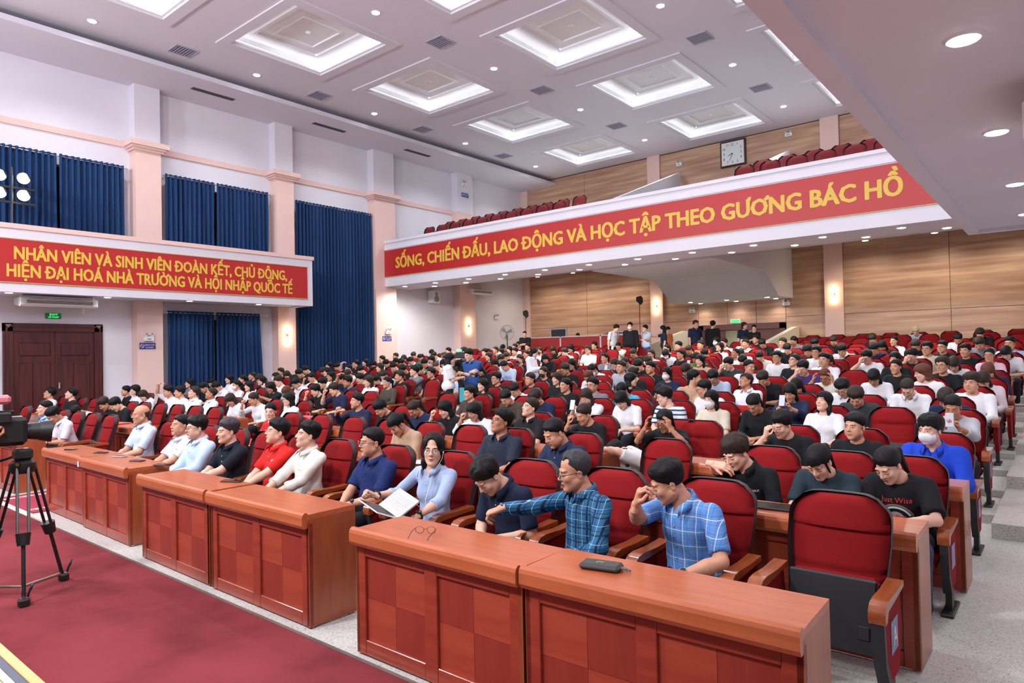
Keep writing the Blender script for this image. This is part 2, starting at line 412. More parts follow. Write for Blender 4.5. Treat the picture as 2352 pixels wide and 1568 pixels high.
# ---- pillars along the left wall with capitals, pink band between them
PY = ((7.72, 8.4), (11.98, 12.62), (15.98, 16.95), (20.4, 21.35))
for i, (a, b) in enumerate(PY):
    p = put(f'wall_pillar_{i+1}', None, kind='structure')
    MB().box(XL-.02, XL+.38, a, b, 0, 7.8).build('shaft', pinkm, p)
    MB().box(XL-.02, XL+.34, a, b, 7.8, 9.46).build('upper_shaft', wallm, p)
    cp = MB()
    for (o, z0, z1) in ((.06, 7.6, 7.66), (.11, 7.66, 7.72), (.17, 7.72, 7.86)):
        cp.box(XL-.02, XL+.38+o, a-o, b+o, z0, z1)
    if i < 3: cp.build('capital', pinkm, p)
m = MB().box(XL, XL+.05, -5, YB, 7.7, 7.86); m.build('trim_3', pinkm, kind='structure')
for i, (a, b) in enumerate(PY[:3]):    # the pillars of the wall on the right (out of frame)
    MB().box(XR-.38, XR, a, b, 0, 9.46).build('wall_pillar_right', pinkm, kind='structure')
MB().box(XL, XL+.3, YB-.1, YB, 0, ZC).build('wall_corner_strip', pinkm, kind='structure')

# ---- side balconies: left (with banner) and right (seen from below)
redm = mat('banner_red', srgb(182, 38, 38), .45, bump=(1.6, .35, (1, 1, .6)))
yelm = mat('banner_yellow', srgb(222, 184, 70), .5)
goldm = mat('banner_edge', srgb(190, 160, 110), .5)
def balcony(nm, front, wall, y1, s):
    f0 = front; f1 = front-s*.14
    a, c_ = min(f0, f1), max(f0, f1)
    MB().box(a, c_, -5, y1, 3.42, 4.86).build(nm+'_parapet', wallm, kind='structure')
    MB().box(min(f1, wall), max(f1, wall), -5, y1-.14, 3.47, 3.62).build(nm+'_soffit', wallm, kind='structure')
    MB().box(min(f1, wall), max(f1, wall), y1-.14, y1, 3.42, 4.86).build(nm+'_end', wallm, kind='structure')
    MB().box(min(f0+s*.04, f1-s*.04), max(f0+s*.04, f1-s*.04), -5, y1+.04, 4.86, 4.97).build(nm+'_coping', pinkm, kind='structure')
balcony('wall_balcony_left', -18.35, XL, 12.42, 1)
balcony('wall_balcony_right', -1.14, XR, 12.1, -1)
def banner_text(parent, lines, xdir, origin, size, bold, z_is=True):
    pass
g = thing('slogan_banner', 'red slogan banner with two lines of yellow capitals on the side balcony', 'banner')
MB().box(-18.349, -18.325, -1.2, 12.22, 3.64, 4.62).build('banner_cloth', redm, g)
MB().box(-18.349, -18.318, -1.22, 12.24, 3.625, 3.645).build('lower_edge', goldm, g)
MB().box(-18.349, -18.318, -1.22, 12.24, 4.615, 4.635).build('upper_edge', goldm, g)
def put_text(body, size, bold, M, m_, parent, width=None, name='lettering', align='LEFT', sy=1.0):
    me = text_mesh(body, size, bold, .003, align)
    co = np.array([v.co[:] for v in me.vertices])
    if width:
        w_ = co[:, 0].max()-co[:, 0].min(); s_ = width/w_
    else: s_ = 1
    o = put(name, me, parent); me.materials.clear(); me.materials.append(m_)
    me.transform(M @ Matrix.Diagonal((s_, sy, 1, 1)))
    return o
# text on the left banner reads towards +y when seen from inside the hall
ML = lambda y, z: Matrix(((0, 0, 1, -18.323), (1, 0, 0, y), (0, 1, 0, z), (0, 0, 0, 1)))
put_text('NHÂN VIÊN VÀ SINH VIÊN ĐOÀN KẾT, CHỦ ĐỘNG,', .44, .016, ML(4.6, 4.17), yelm, g, 6.9, sy=.92)
put_text('CÁN BỘ, CÔNG', .44, .016, ML(2.35, 4.17), yelm, g, 2.0, sy=.92)
put_text('HIỆN ĐẠI HOÁ NHÀ TRƯỜNG VÀ HỘI NHẬP QUỐC TẾ', .44, .016, ML(4.46, 3.77), yelm, g, 7.22, sy=.92)
put_text('SÁNG TẠO,', .44, .016, ML(2.9, 3.77), yelm, g, 1.4, sy=.92)
# ---- back balcony
YF = 16.42
MB().prism([(YF, 4.38), (YF, 6.05), (YF+.16, 6.05), (YF+.16, 4.6), (YF+.2, 4.6), (YF+.2, 4.38)], 'x', XL, XR).build('wall_balcony_back_parapet', wallm, kind='structure')
MB().box(XL, XR, YF-.03, YF+.19, 5.98, 6.07).build('wall_balcony_back_coping', wallm, kind='structure')
MB().box(XL, XR, YF-.025, YF, 5.74, 5.79).build('trim_4', wallm, kind='structure')
MB().prism([(YF+.2, 4.38), (17.9, 4.38), (YB, 5.38), (YB, 5.6), (17.9, 4.6), (YF+.2, 4.6)], 'x', XL, XR).build('ceiling_under_balcony', ceilm, kind='structure')
for k in range(7): MB().box(XL, XR, 17.3+.98*k, min(17.3+.98*(k+1), YB), 5.62, 5.76+.33*k).build('floor_upper_terrace', tz, kind='structure')
g = thing('slogan_banner', 'long red slogan banner with one line of yellow capitals along the rear balcony', 'banner')
m = MB().box(XL+.02, XR-.02, YF-.022, YF-.0005, 4.73, 5.71)
m.build('banner_cloth', redm, g)
MB().box(XL+.04, XR-.04, YF-.025, YF, 4.715, 4.735).build('lower_edge', goldm, g)
for t_, x_, w_ in (('SỐNG, CHIẾN ĐẤU, LAO ĐỘNG VÀ HỌC TẬP THEO GƯƠNG BÁC HỒ', -19.0, 16.33), ('VĨ ĐẠI', -2.42, 2.2)):
    put_text(t_, .6, .024, Matrix(((1, 0, 0, x_), (0, 0, -1, YF-.024), (0, 1, 0, 5.02), (0, 0, 0, 1))), yelm, g, w_, sy=.93)
# ---- stair housing hanging under the balcony by the back doors
m = MB().prism([(YB, 5.36), (YB, 3.59), (23.65, 3.59), (22.36, 4.36), (18.2, 4.36), (18.2, 4.5)], 'x', -11.68, -7.67)
m.build('wall_stair_housing', mat('housing_paint', srgb(214, 212, 220), .7), kind='structure')
for nm_, x in (('wall_stair_parapet_left', -11.78), ('wall_stair_parapet_right', -7.55)):
    MB().prism([(YB-.1, .9), (YB-.1, 2.55), (YB-.35, 2.55), (21.9, 2.0), (21.9, .9)], 'x', x-.09, x+.09).build(nm_, creamm, kind='structure')
for nm_, x in (('wall_upper_parapet_left', -11.8), ('wall_upper_parapet_right', -7.6)):
    MB().prism([(24.8, 5.6), (24.8, 8.8), (18.9, 6.62), (18.9, 5.6)], 'x', x-.08, x+.08).build(nm_, wallm, kind='structure')
# ---- back doors
d = put('door_1', None, kind='structure')
dw = mat('door_wood', srgb(92, 46, 40), .4, noise=(3, .15, (8, 8, .6)))
a = MB(); a.box(-11.25, -11.05, YB-.1, YB+.06, 1.0, 2.72); a.box(-8.15, -7.95, YB-.1, YB+.06, 1.0, 2.72); a.box(-11.25, -7.95, YB-.1, YB+.06, 2.52, 2.72); a.build('door_frame', dw, d)
MB().box(-11.05, -10.2, YB-.06, YB, 1.0, 2.5).build('door_leaf', dw, d)
MB().box(-9.0, -8.15, YB-.06, YB, 1.0, 2.5).build('door_leaf', dw, d)
MB().box(-10.2, -9.0, YB-.02, YB-.01, 1.0, 2.5).build('lobby_glimpse', mat('lobby', srgb(150, 148, 120), .8), d)
# ---- left double door
d = put('door_2', None, kind='structure')
y0, y1, zt = 4.78, 6.97, 2.8
dk = mat('dark_door', srgb(78, 34, 34), .35, noise=(2.5, .35, (6, 6, .5)))
a = MB()
for (p, q) in ((y0, y0+.2), (y1-.2, y1)): a.box(XL, XL+.09, p, q, 0, zt)
a.box(XL, XL+.09, y0, y1, zt-.2, zt)
for (p, q) in ((y0+.05, y0+.09), (y1-.09, y1-.05)): a.box(XL+.09, XL+.11, p, q, 0, zt-.05)
a.box(XL+.09, XL+.11, y0+.05, y1-.05, zt-.09, zt-.05); a.build('door_frame', dk, d)
for p in (y0, y1-.2): MB().prism([(p+.03, zt-.03), (p+.17, zt-.03), (p+.1, zt-.12)], 'x', XL+.09, XL+.115).build('corner_block', mat('door_gold', srgb(140, 105, 95), .4), d)
ym = (y0+y1)/2
for (p, q) in ((y0+.2, ym), (ym, y1-.2)):
    lf = MB().box(XL, XL+.04, p+.004, q-.004, 0, zt-.2).build('door_leaf', dk, d)
    w2 = (q-p)
    for (u0, u1, z0, z1) in ((p+.12, q-.1, 1.98, 2.32), (p+.12, p+w2/2-.03, .3, 1.82), (p+w2/2+.05, q-.1, .3, 1.82)):
        MB().rbox(XL+.02, XL+.062, u0, u1, z0, z1, .02).build('raised_panel', dk, lf)
MB().box(XL+.04, XL+.09, ym+.06, ym+.1, 1.15, 1.3).build('door_handle', chrome, d)
# ================================================================ furnishings
fabr = mat('red_fabric', srgb(132, 19, 23), .9, spec=.2, bump=(220, .25), noise=(3, .06))
shell = mat('chair_shell', (.022, .022, .026), .5)
wood_arm = mat('arm_wood', srgb(150, 76, 38), .25, coat=.5, noise=(3, .15, (8, 1, 8)))
steel = mat('black_steel', (.02, .02, .022), .45)
def desk_wood(name, c0, c1, rough=.3, st=(1.2, 9, 9)):
    m, nt, b = math_nodes(name, rough, .5, .35)
    tc = nt.nodes.new('ShaderNodeTexCoord'); mp = nt.nodes.new('ShaderNodeMapping'); nt.links.new(tc.outputs['Object'], mp.inputs[0]); mp.inputs['Scale'].default_value = st
    n = nt.nodes.new('ShaderNodeTexNoise'); n.inputs['Scale'].default_value = 2; n.inputs['Detail'].default_value = 6; n.inputs['Distortion'].default_value = .6; nt.links.new(mp.outputs[0], n.inputs[0])
    nt.links.new(ramp(nt, n.outputs[0], [(.3, c0), (.7, c1)]), b.inputs['Base Color'])
    return m
topw = desk_wood('desk_top_wood', srgb(176, 88, 52), srgb(196, 106, 66), .28)
frontw = desk_wood('desk_front_wood', srgb(142, 52, 36), srgb(164, 66, 46), .35)
endw = desk_wood('desk_end_wood', srgb(150, 74, 42), srgb(170, 90, 54), .3, (9, 9, 1.2))
ven_a = desk_wood('veneer_upright', srgb(140, 50, 38), srgb(152, 60, 44), .33, (9, 9, 1.2))
ven_b = desk_wood('veneer_cross', srgb(158, 62, 44), srgb(172, 74, 52), .33, (1.2, 9, 9))
DESKW, DESKD, DESKH = 1.3, .43, .76
_desk_meshes = {}
def desk_parts(w):
    if w in _desk_meshes: return _desk_meshes[w]
    h = w/2-.002
    d = {}
    m = MB().prism([(.012, .668), (0, .69), (0, .742), (.006, .76), (.02, .772), (.036, .772), (.044, .762), (.05, .758), (DESKD, .758), (DESKD, .725), (.05, .725), (.04, .668)], 'x', -h, h)
    d['top'] = m.mesh('desk_top', topw)
    d['end'] = MB().box(-.014, .014, .05, DESKD, .012, .725).mesh('end_panel', endw)
    fr = MB()
    for x0, x1 in ((-h, -h+.085), (-.05, .05), (h-.085, h)): fr.rbox(x0, x1, .05, .085, .012, .7, .004)
    
    for x0, x1 in ((-h+.085, -.05), (.05, h-.085)):
        fr.rbox(x0, x1, .0515, .085, .6, .7, .003); fr.rbox(x0, x1, .0515, .085, .012, .1, .003)
    d['frame'] = fr.mesh('front_frame', frontw)
    pw = (h-.085-.05)
    d['panel'] = MB().box(-pw/2, pw/2, .07, .09, .1, .6).mesh('panel', frontw)
    d['va'] = MB().box(-pw/4+.001, pw/4-.001, .0665, .0705, -.124, .124).mesh('veneer_tile', ven_a)
    d['vb'] = MB().box(-pw/4+.001, pw/4-.001, .0665, .0705, -.124, .124).mesh('veneer_tile', ven_b)
    d['foot'] = MB().cyl((0, 0, 0), (0, 0, .013), .02, n=8).mesh('foot', chrome)
    _desk_meshes[w] = d; d['pw'] = pw; d['h'] = h
    return d
def desk(x, y, label, w=DESKW, z=0, rz=0, group='wooden desks of the front rows', flip=0):
    d = desk_parts(w)
    g = thing('wooden_desk', label, 'desk', (x, y, z), rz, group)
    put('desk_top', d['top'], g)
    for s in (-1, 1):
        put('end_panel', d['end'], g, loc=(s*(d['h']-.014), 0, 0))
        for yy in (.09, .4): put('foot', d['foot'], g, loc=(s*(d['h']-.03), yy, 0))
    put('front_frame', d['frame'], g)
    for s in (-1, 1):
        cx = s*(.05+d['pw']/2)
        p = put('panel', d['panel'], g, loc=(cx, 0, 0))
        for i in range(2):
            for j in range(2): put('veneer_tile', d['va'] if (i+j+flip) % 2 else d['vb'], p, loc=((i-.5)*d['pw']/2, 0, .35+(j-.5)*.25))
    return g
DESK1 = [(-9.06, 2.70, R(-.6)), (-7.74, 2.66, R(-.8)), (-5.965, 2.57, R(-.6)), (-4.6, 2.555, 0), (-2.745, 2.525, R(.1)), (-1.44, 2.555, R(1.4))]
_dl = ['far end of the row, with a clip and dark phone on it', 'third pair, right half, phones on its back edge', 'middle pair, left half', 'middle pair, right half with bare end panel', 'left half, with folded spectacles on top', 'nearest the camera, grey pouch on top']
for i, (x, y, r) in enumerate(DESK1):
    desk(x, y, 'front-row wooden desk, '+_dl[i], 1.3 if i != 3 else 1.33, 0, r, flip=i % 2)
for i, x in enumerate((-1.33, -2.63, -4.6, -5.9, -7.7, -9.0)):
    desk(x, 4.24, f'second-row wooden desk, {nth(i+1)} from the right aisle', 1.3, 0, 0, flip=i % 2)
for i, x in enumerate((-1.28, -2.58, -4.35, -5.65, -7.55, -8.85)):
    desk(x, 5.8, f'third-row wooden desk, {nth(i+1)} from the right aisle', 1.3, 0, 0, flip=i % 2)
for i, x in enumerate((-11.97, -13.27, -14.9, -16.2)):
    desk(x, 2.78, f'front-row wooden desk across the centre aisle, {nth(i+1)} from that aisle', 1.3, 0, 0)
for i, x in enumerate((-11.95, -13.25, -14.9, -16.2)):
    desk(x, 4.3, f'second-row wooden desk across the centre aisle, {nth(i+1)} from that aisle', 1.3, 0, 0)
for i, x in enumerate((-11.95, -13.25)):
    desk(x, 5.85, f'third-row wooden desk across the centre aisle, {nth(i+1)} from that aisle', 1.3, 0, 0)
# ---- auditorium chair.  local frame: y=0 at the front of the arms, sitter faces -y
def backrest_mesh(nu, nv, front=True):
    zb, zt = .36, .965
    vs, fs = [], []
    def hw(t):
        w = .222+.03*min(1, t*1.6)
        if t > .74: w *= max(0.0, 1-((t-.74)/.26)**4*.42)
        return w
    def depth(u, t):
        seams = (.10, .20, .36, .70)
        s = .045
        for q in seams: s -= .016*math.exp(-((t-q)/.018)**2)
        s *= (1-abs(u)**4*.55)
        if t > .93: s *= 1-((t-.93)/.07)**2*.6
        if t < .04: s *= t/.04*.5+.5
        return s+.012*(t > .7)
    for j in range(nv+1):
        t = j/nv; z = zb+(zt-zb)*t; yc = .44+.17*t**1.15
        for i in range(nu+1):
            u = -1+2*i/nu
            x = u*hw(t)
            if front: vs.append((x, yc-depth(u, t)-.012*(1-u*u)+.02*abs(u)**3, z))
            else: vs.append((x*1.05, yc+.03-.035*(abs(u)**6)+.012*(1-u*u), z+(.012 if t > .97 else 0)))
    n = nu+1
    for j in range(nv):
        for i in range(nu):
            q = (j*n+i, j*n+i+1, (j+1)*n+i+1, (j+1)*n+i)
            fs.append(q if front else q[::-1])
    return vs, fs
def chair_meshes(nu, nv):
    vs, fs = backrest_mesh(nu, nv)
    # close cushion with a flat back
    b = MB().add(vs, fs)
    n = nu+1; N = len(vs)
    back = [(p[0], .44+.17*((p[2]-.36)/.605)**1.15+.02, p[2]) for p in vs]
    per = [i for i in range(n)]+[j*n+nu for j in range(1, nv+1)]+[nv*n+i for i in range(nu-1, -1, -1)]+[j*n for j in range(nv-1, 0, -1)]
    s0 = len(b.v); b.v += [back[i] for i in per]; L = len(per)
    for k in range(L):
        b.f.append((per[(k+1) % L], per[k], s0+k, s0+(k+1) % L)); b.m.append(0)
    sv, sf = backrest_mesh(nu, nv, False)
    sh = MB().add(sv, sf)
    s0 = len(sh.v); sh.v += [(p[0], p[1]-.05, p[2]) for p in (sv[i] for i in per)]
    for k in range(L):
        sh.f.append((per[k], per[(k+1) % L], s0+(k+1) % L, s0+k)); sh.m.append(0)
    # rim strip
    return b, sh
def arm_mb(n=6):
    a = MB()
    poly = [(0.43, 0.59), (0.43, 0.56), (0.06, 0.54), (0.035, 0.5), (0.0, 0.49), (-0.012, 0.525), (0.0, 0.56), (0.03, 0.58), (0.09, 0.588), (0.25, 0.582)]
    a.prism(poly, 'x', -.038, .038)
    return a
def side_mb():
    return MB().prism([(0.02, 0.495), (0.05, 0.525), (0.4, 0.555), (0.44, 0.345), (0.36, 0.16), (0.14, 0.16), (0.05, 0.29)], 'x', -.022, .022)
def edge_mb():
    return MB().prism([(0.005, 0.5), (0.03, 0.535), (0.06, 0.535), (0.035, 0.485), (0.065, 0.3), (0.15, 0.175), (0.12, 0.14), (0.035, 0.28)], 'x', -.027, .027)
def foot_mb():
    m = MB().box(-.02, .02, .16, .26, .02, .25); m.rbox(-.04, .04, .06, .40, 0, .022, .006); return m
def seat_down_mb():
    m = MB(); s = len(m.v)
    m.rbox(-.225, .225, +.01, .45, .28, .37, .03); return m
def seat_up_mb():
    # folded seat: red cushion behind, black pan in front
    m = MB(); m.rbox(-.225, .225, -.05, .03, 0, .36, .03, 0); m.rbox(-.222, .222, -.075, -.045, -.02, .355, .01, 1)
    m.rbox(.13, .19, -.083, -.07, .05, .12, .004, 1)
    m.xf(Matrix.Translation((0, .37, .22)) @ Matrix.Rotation(R(-9), 4, 'X')); return m
CH = {}
for key, (nu, nv) in {'hi': (12, 40), 'lo': (8, 20)}.items():
    b_, s_ = chair_meshes(nu, nv)
    CH[key] = dict(back=b_.mesh('backrest', fabr, 60), shell=s_.mesh('back_shell', shell, 60))
CH['arm'] = arm_mb().mesh('armrest', wood_arm, 40); CH['side'] = side_mb().mesh('side_panel', fabr); CH['edge'] = edge_mb().mesh('side_edge', shell)
CH['foot'] = foot_mb().mesh('foot', steel)
CH['down'] = seat_down_mb().mesh('seat', fabr, 50); CH['up'] = seat_up_mb().mesh('seat', [fabr, shell], 50)
def far_chair(up):
    b_, s_ = chair_meshes(8, 14)
    m = MB(); m.add(b_.v, b_.f, 0); m.add(s_.v, s_.f, 1)
    sd = seat_up_mb() if up else seat_down_mb(); o = len(m.f); m.add(sd.v, sd.f); m.m[o:] = sd.m
    for s in (-1, 1):
        for mb, k in ((arm_mb(), 2), (side_mb(), 0), (foot_mb(), 1)):
            mb.xf(Matrix.Translation((s*.29, 0, 0))); m.add(mb.v, mb.f, k)
    return m.mesh('auditorium_chair', [fabr, shell, wood_arm], 50)
CH['far_up'] = far_chair(True); CH['far_down'] = far_chair(False)
def chair(x, y, z, label, near=True, up=False, rz=0, group='red auditorium chairs', hi=False, plate=None):
    if not near:
        return put('auditorium_chair', CH['far_up' if up else 'far_down'], None, label, 'chair', group, None, (x, y, z), rz)
    g = thing('auditorium_chair', label, 'chair', (x, y, z), rz, group)
    k = CH['hi' if hi else 'lo']
    b = put('backrest', k['back'], g); put('back_shell', k['shell'], b)
    put('seat', CH['up' if up else 'down'], g)
    for s in (-1, 1):
        a = put('armrest', CH['arm'], g, loc=(s*.29, 0, 0))
        p = put('side_panel', CH['side'], g, loc=(s*.29, 0, 0)); put('panel_edge', CH['edge'], p)
        put('foot', CH['foot'], g, loc=(s*.29, 0, 0))
    if plate is not None:
        p = MB().box(.3125, .316, .17, .32, .29, .45).build('row_plate', mat('plate_grey', srgb(120, 124, 170), .3, metal=.3), g)
        s_ = MB()
        for yy in (.18, .31):
            for zz in (.30, .44): s_.ell((.316, yy, zz), (.002, .004, .004), 6, 4)
        s_.build('rivet', chrome, p)
        if plate:
            put_text(plate, .13, .001, Matrix(((0, 0, 1, .317), (1, 0, 0, .198), (0, 1, 0, .325), (0, 0, 0, 1))), mat('plate_text', srgb(225, 222, 205), .4), p, name='row_letter')
    return g
SEAT_X = {1: [-1.03, -1.76, -2.49, -3.22, -4.04, -4.82, -5.66, -6.33, -7.0, -7.67, -8.35, -9.45],
          2: [-.98-.69*i for i in range(13)]}
for k in range(3, 20): SEAT_X[k] = [-.97-.68*i for i in range(13)]
SEAT_XL = [-11.42-.68*i for i in range(11)]
# ---- curtains
cur = mat('curtain_blue', srgb(30, 60, 104), .8, spec=.25, noise=(2, .08, (1, 1, .2)))
def curtain(label, y0, y1, z0, z1, wl=.135, amp=.058, x=-19.74, lean=0, seed=0):
    rnd = random.Random(seed); g = thing('curtain', label, 'curtain', (x, y0, z0), 0, 'blue eyelet curtains')
    n = int((y1-y0)/wl*8); rows = 7; m = MB(); ph = [rnd.uniform(-.5, .5) for _ in range(rows+1)]
    vs = []
    for j in range(rows+1):
        t = j/rows; z = (z1-z0)*t
        for i in range(n+1):
            u = i/n; yy = (y1-y0)*u+lean*(1-t)*u
            a = amp*(1+.25*math.sin(u*17+seed))*(1 if t < .97 else .9)
            p = 2*math.pi*(y1-y0)*u/wl+.5*math.sin(u*9+seed)*(1-t)
            vs.append((a*math.sin(p)+.012*math.sin(u*31+t*5+seed), yy+.02*math.sin(2*p)*(1-t), z))
    fs = [(j*(n+1)+i, j*(n+1)+i+1, (j+1)*(n+1)+i+1, (j+1)*(n+1)+i) for j in range(rows) for i in range(n)]
    m.add(vs, fs); m.build('curtain_cloth', cur, g, 180)
    ring = []
    e = MB()
    for q in range(int((y1-y0)/wl*2)):
        yy = (q+.5)*wl/2
        e.tube([(0, yy+.004, z1-z0-.07+0), ] if False else [(.03*math.cos(t), yy+.006*math.sin(t), z1-z0-.06+.03*math.sin(t)) for t in (0, 1.05, 2.1, 3.14, 4.2, 5.25)], .006, 4, closed=True)
    e.build('eyelets', chrome, g, kind='stuff')
    return g
def rod(y0, y1, z, label, x=-19.74):
    g = thing('curtain_rod', label, 'curtain rod', (x, y0, z), 0, 'curtain rods')
    MB().cyl((0, 0, 0), (0, y1-y0, 0), .014, n=8).build('rod', chrome, g, 60)
    for yy in (0, y1-y0): MB().ell((0, yy, 0), (.025, .03, .025), 8, 6).build('finial', chrome, g, 60)
    for yy in (.12, y1-y0-.12):
        MB().box(XL-x, 0, yy-.01, yy+.01, -.01, .01).build('bracket', chrome, g)
curtain('left half of the blue upper curtains behind the floodlights', 4.2, 5.89, 4.0, 7.12, seed=1)
curtain('right half of the blue upper curtains nearest the stage', 5.94, 7.45, 4.0, 7.12, seed=2); rod(4.1, 7.55, 7.06, 'rod of the upper curtains nearest the stage')
curtain('left blue upper curtain in the second bay', 8.55, 10.02, 4.0, 7.12, seed=3)
curtain('right blue upper curtain in the second bay', 10.06, 11.72, 4.0, 7.12, seed=4); rod(8.5, 11.82, 7.06, 'rod of the upper curtains in the second bay')
curtain('left blue curtain under the balcony beside the dark doors', 8.58, 9.93, .05, 3.22, seed=5, lean=-.02)
curtain('right blue curtain under the balcony by the lit pillar', 10.0, 11.42, .05, 3.22, seed=6, lean=.12); rod(8.35, 11.65, 3.16, 'rod of the curtains under the balcony')
curtain('tall floor-length blue curtain between the second and third pillars', 12.75, 15.95, .3, 7.05, seed=7); rod(12.7, 16.1, 6.99, 'rod of the tall curtains')
for i, (a, b, z0, z1) in enumerate(((4.3, 7.35, 4.2, 6.9), (8.75, 11.6, 4.2, 6.9), (8.85, 11.3, .9, 3.0), (12.95, 15.8, .9, 6.8))):
    wd = put(f'window_{i+1}', None, kind='structure')
    MB().box(XL, XL+.02, a, b, z0, z1).build('pane', mat('night_glass', (.01, .012, .015), .1), wd)
    f = MB(); 
    for yy in (a, (a+b)/2-.03, b-.06): f.box(XL, XL+.05, yy, yy+.06, z0, z1)
    f.box(XL, XL+.05, a, b, z0, z0+.06); f.box(XL, XL+.05, a, b, z1-.06, z1); f.build('window_frame', mat('window_frame', srgb(70, 50, 45), .5), wd)
# ---- downlights under the balconies
for j, y in enumerate((4.7, 6.8, 8.9, 11.0)):
    downlight(-19.08, y, 3.47, f'round downlight under the side balcony, {nth(j+1)} from the stage', 'side balcony downlights', 38, 140, scale=.8)
for j, y in enumerate((4.42, 6.54, 8.82, 10.95)):
    downlight(-.41, y, 3.47, f'bright round downlight over the right aisle, {nth(j+1)} from the camera', 'right balcony downlights', 75, 150, scale=.8)
for i in range(11):
    downlight(-19.0+1.62*i, 16.83, 4.38, f'round downlight under the rear balcony, front line, {nth(i+1)} from the curtained wall', 'rear balcony downlights', 160, 168, (1, .95, .88), scale=.9)
    downlight(-18.25+1.62*i, 17.62, 4.38, f'round downlight under the rear balcony, second line, {nth(i+1)} from the curtained wall', 'rear balcony downlights', 160, 168, (1, .95, .88), scale=.9)
for i, x in enumerate((-18.2, -16.3, -14.4, -5.0, -3.1, -1.2)):  # extra lamps put in to brighten the rear wood wall
    downlight(x, 23.9, 5.19, f'added wall-washing downlight above the rear wood panels, {nth(i+1)} from the curtained wall', 'added rear wall washers', 150, 165, (1, .88, .72), scale=.9)
for i, (x, y) in enumerate(((-11.0, 23.9), (-11.0, 24.8), (-9.6, 23.9), (-9.6, 24.8), (-8.15, 23.9), (-8.15, 24.8))):
    downlight(x, y, 3.59, f'small downlight above the rear doors, {("left","middle","right")[i//2]} pair, {("front","rear")[i%2]} one', 'downlights above the rear doors', 40, 140, (1, .92, .8), scale=.8)
# ---- wall sconces
shade_m = mat('sconce_glow', (1, .9, .7), .5, emit=((1, .78, .45), 14, 0))
brass = mat('brass', srgb(150, 120, 70), .3, metal=1)
def sconce(loc, nrm, label, p=6):
    g = thing('wall_sconce', label, 'wall lamp', loc, math.atan2(nrm[1], nrm[0])-math.pi/2, 'wall sconces')
    MB().box(-.035, .035, 0, .02, -.06, .06).build('back_plate', brass, g)
    MB().tube([(0, .02, 0), (0, .07, 0)], .012, 6).build('arm', brass, g)
    for s in (-1, 1):
        MB().lathe([(.018, 0), (.03, .03), (.045, .09), (.045, .1)] if s > 0 else [(.045, -.1), (.045, -.09), (.03, -.03), (.018, 0)], (0, .085, .015*s), 12).build('shade', shade_m, g, 60)
        lamp('sconce_bulb', 'POINT', (0, .1, .19*s), p, (1, .72, .4), .04, parent=g)
sconce((XL+.38, 12.3, 2.55), (1, 0), 'lit brass sconce on the pink pillar beside the tall curtains')
sconce((XL+.38, 20.9, 3.0), (1, 0), 'lit brass sconce on the pillar under the rear balcony')
sconce((-13.03, YB-.12, 3.62), (0, -1), 'lit brass sconce on the rear pilaster left of the doors')
sconce((-6.28, YB-.12, 3.62), (0, -1), 'lit brass sconce on the rear pilaster right of the doors')
# ---- emergency lights and signs
def emergency(loc, nrm, label):
    g = thing('emergency_light', label, 'emergency light', loc, math.atan2(nrm[1], nrm[0])-math.pi/2, 'twin-head emergency lights')
    MB().rbox(-.13, .13, 0, .07, -.09, .04, .012).build('battery_box', whitem, g)
    MB().box(-.05, .05, .068, .073, -.05, -.02).build('indicator', mat('indicator_grey', (.3, .3, .32), .5), g)
    for s in (-1, 1):
        h = MB().cyl((s*.07, .02, .09), (s*.075, .085, .1), .035, .045, 12).build('lamp_head', whitem, g, 40)
        MB().cyl((s*.0745, .083, .1), (s*.075, .088, .1), .036, n=12).build('reflector', mat('reflector', (.25, .26, .28), .2), h)
        MB().cyl((s*.07, .035, .03), (s*.07, .035, .08), .012, n=6).build('neck', whitem, g)
emergency((XL+.39, 8.0, 2.44), (1, 0), 'twin-head emergency light on the pillar beside the dark doors')
emergency((XL+.39, 16.5, 2.7), (1, 0), 'twin-head emergency light on the pillar right of the tall curtains')
emergency((XL+.36, 20.75, 9.0), (1, 0), 'twin-head emergency light high on the fourth pillar near the ceiling')
emergency((XL+.01, 23.1, 3.45), (1, 0), 'twin-head emergency light on the white wall near the rear corner')
emergency((-11.5, YB-.03, 3.35), (0, -1), 'twin-head emergency light left of the rear doors')
emergency((-7.9, YB-.03, 3.42), (0, -1), 'twin-head emergency light right of the rear doors')
emergency((-11.9, YB-.03, 9.25), (0, -1), 'twin-head emergency light left of the big clock')
emergency((-7.65, YB-.03, 9.5), (0, -1), 'twin-head emergency light right of the big clock')
signb = mat('sign_blue', srgb(52, 54, 140), .5); signw = mat('sign_white', srgb(225, 228, 240), .5)
def no_smoking(x, y, z, label):
    g = thing('no_smoking_sign', label, 'sign', (x, y, z), 0, 'blue no-smoking signs')
    MB().box(0, .012, -.21, .21, -.085, .085).build('sign_board', signb, g)
    MB().tube([(.014, -.145+.048*math.cos(t*.5236), .048*math.sin(t*.5236)) for t in range(12)], .007, 4, closed=True).build('ring_symbol', signw, g)
    MB().cyl((.014, -.175, .03), (.014, -.115, -.03), .006, n=4).build('slash', signw, g)
    Mx = lambda yy, zz: Matrix(((0, 0, 1, .014), (1, 0, 0, yy), (0, 1, 0, zz), (0, 0, 0, 1)))
    put_text('CẤM HÚT THUỐC', .06, .001, Mx(-.08, .002), signw, g, .27)
    put_text('NO SMOKING', .05, .001, Mx(-.05, -.06), signw, g, .2)
no_smoking(XL+.385, 7.98, 2.22, 'blue no-smoking sign on the pillar beside the dark doors')
no_smoking(XL+.385, 16.45, 2.45, 'blue no-smoking sign on the pillar right of the tall curtains')
no_smoking(XL+.345, 20.85, 8.55, 'blue no-smoking sign high on the fourth pillar')
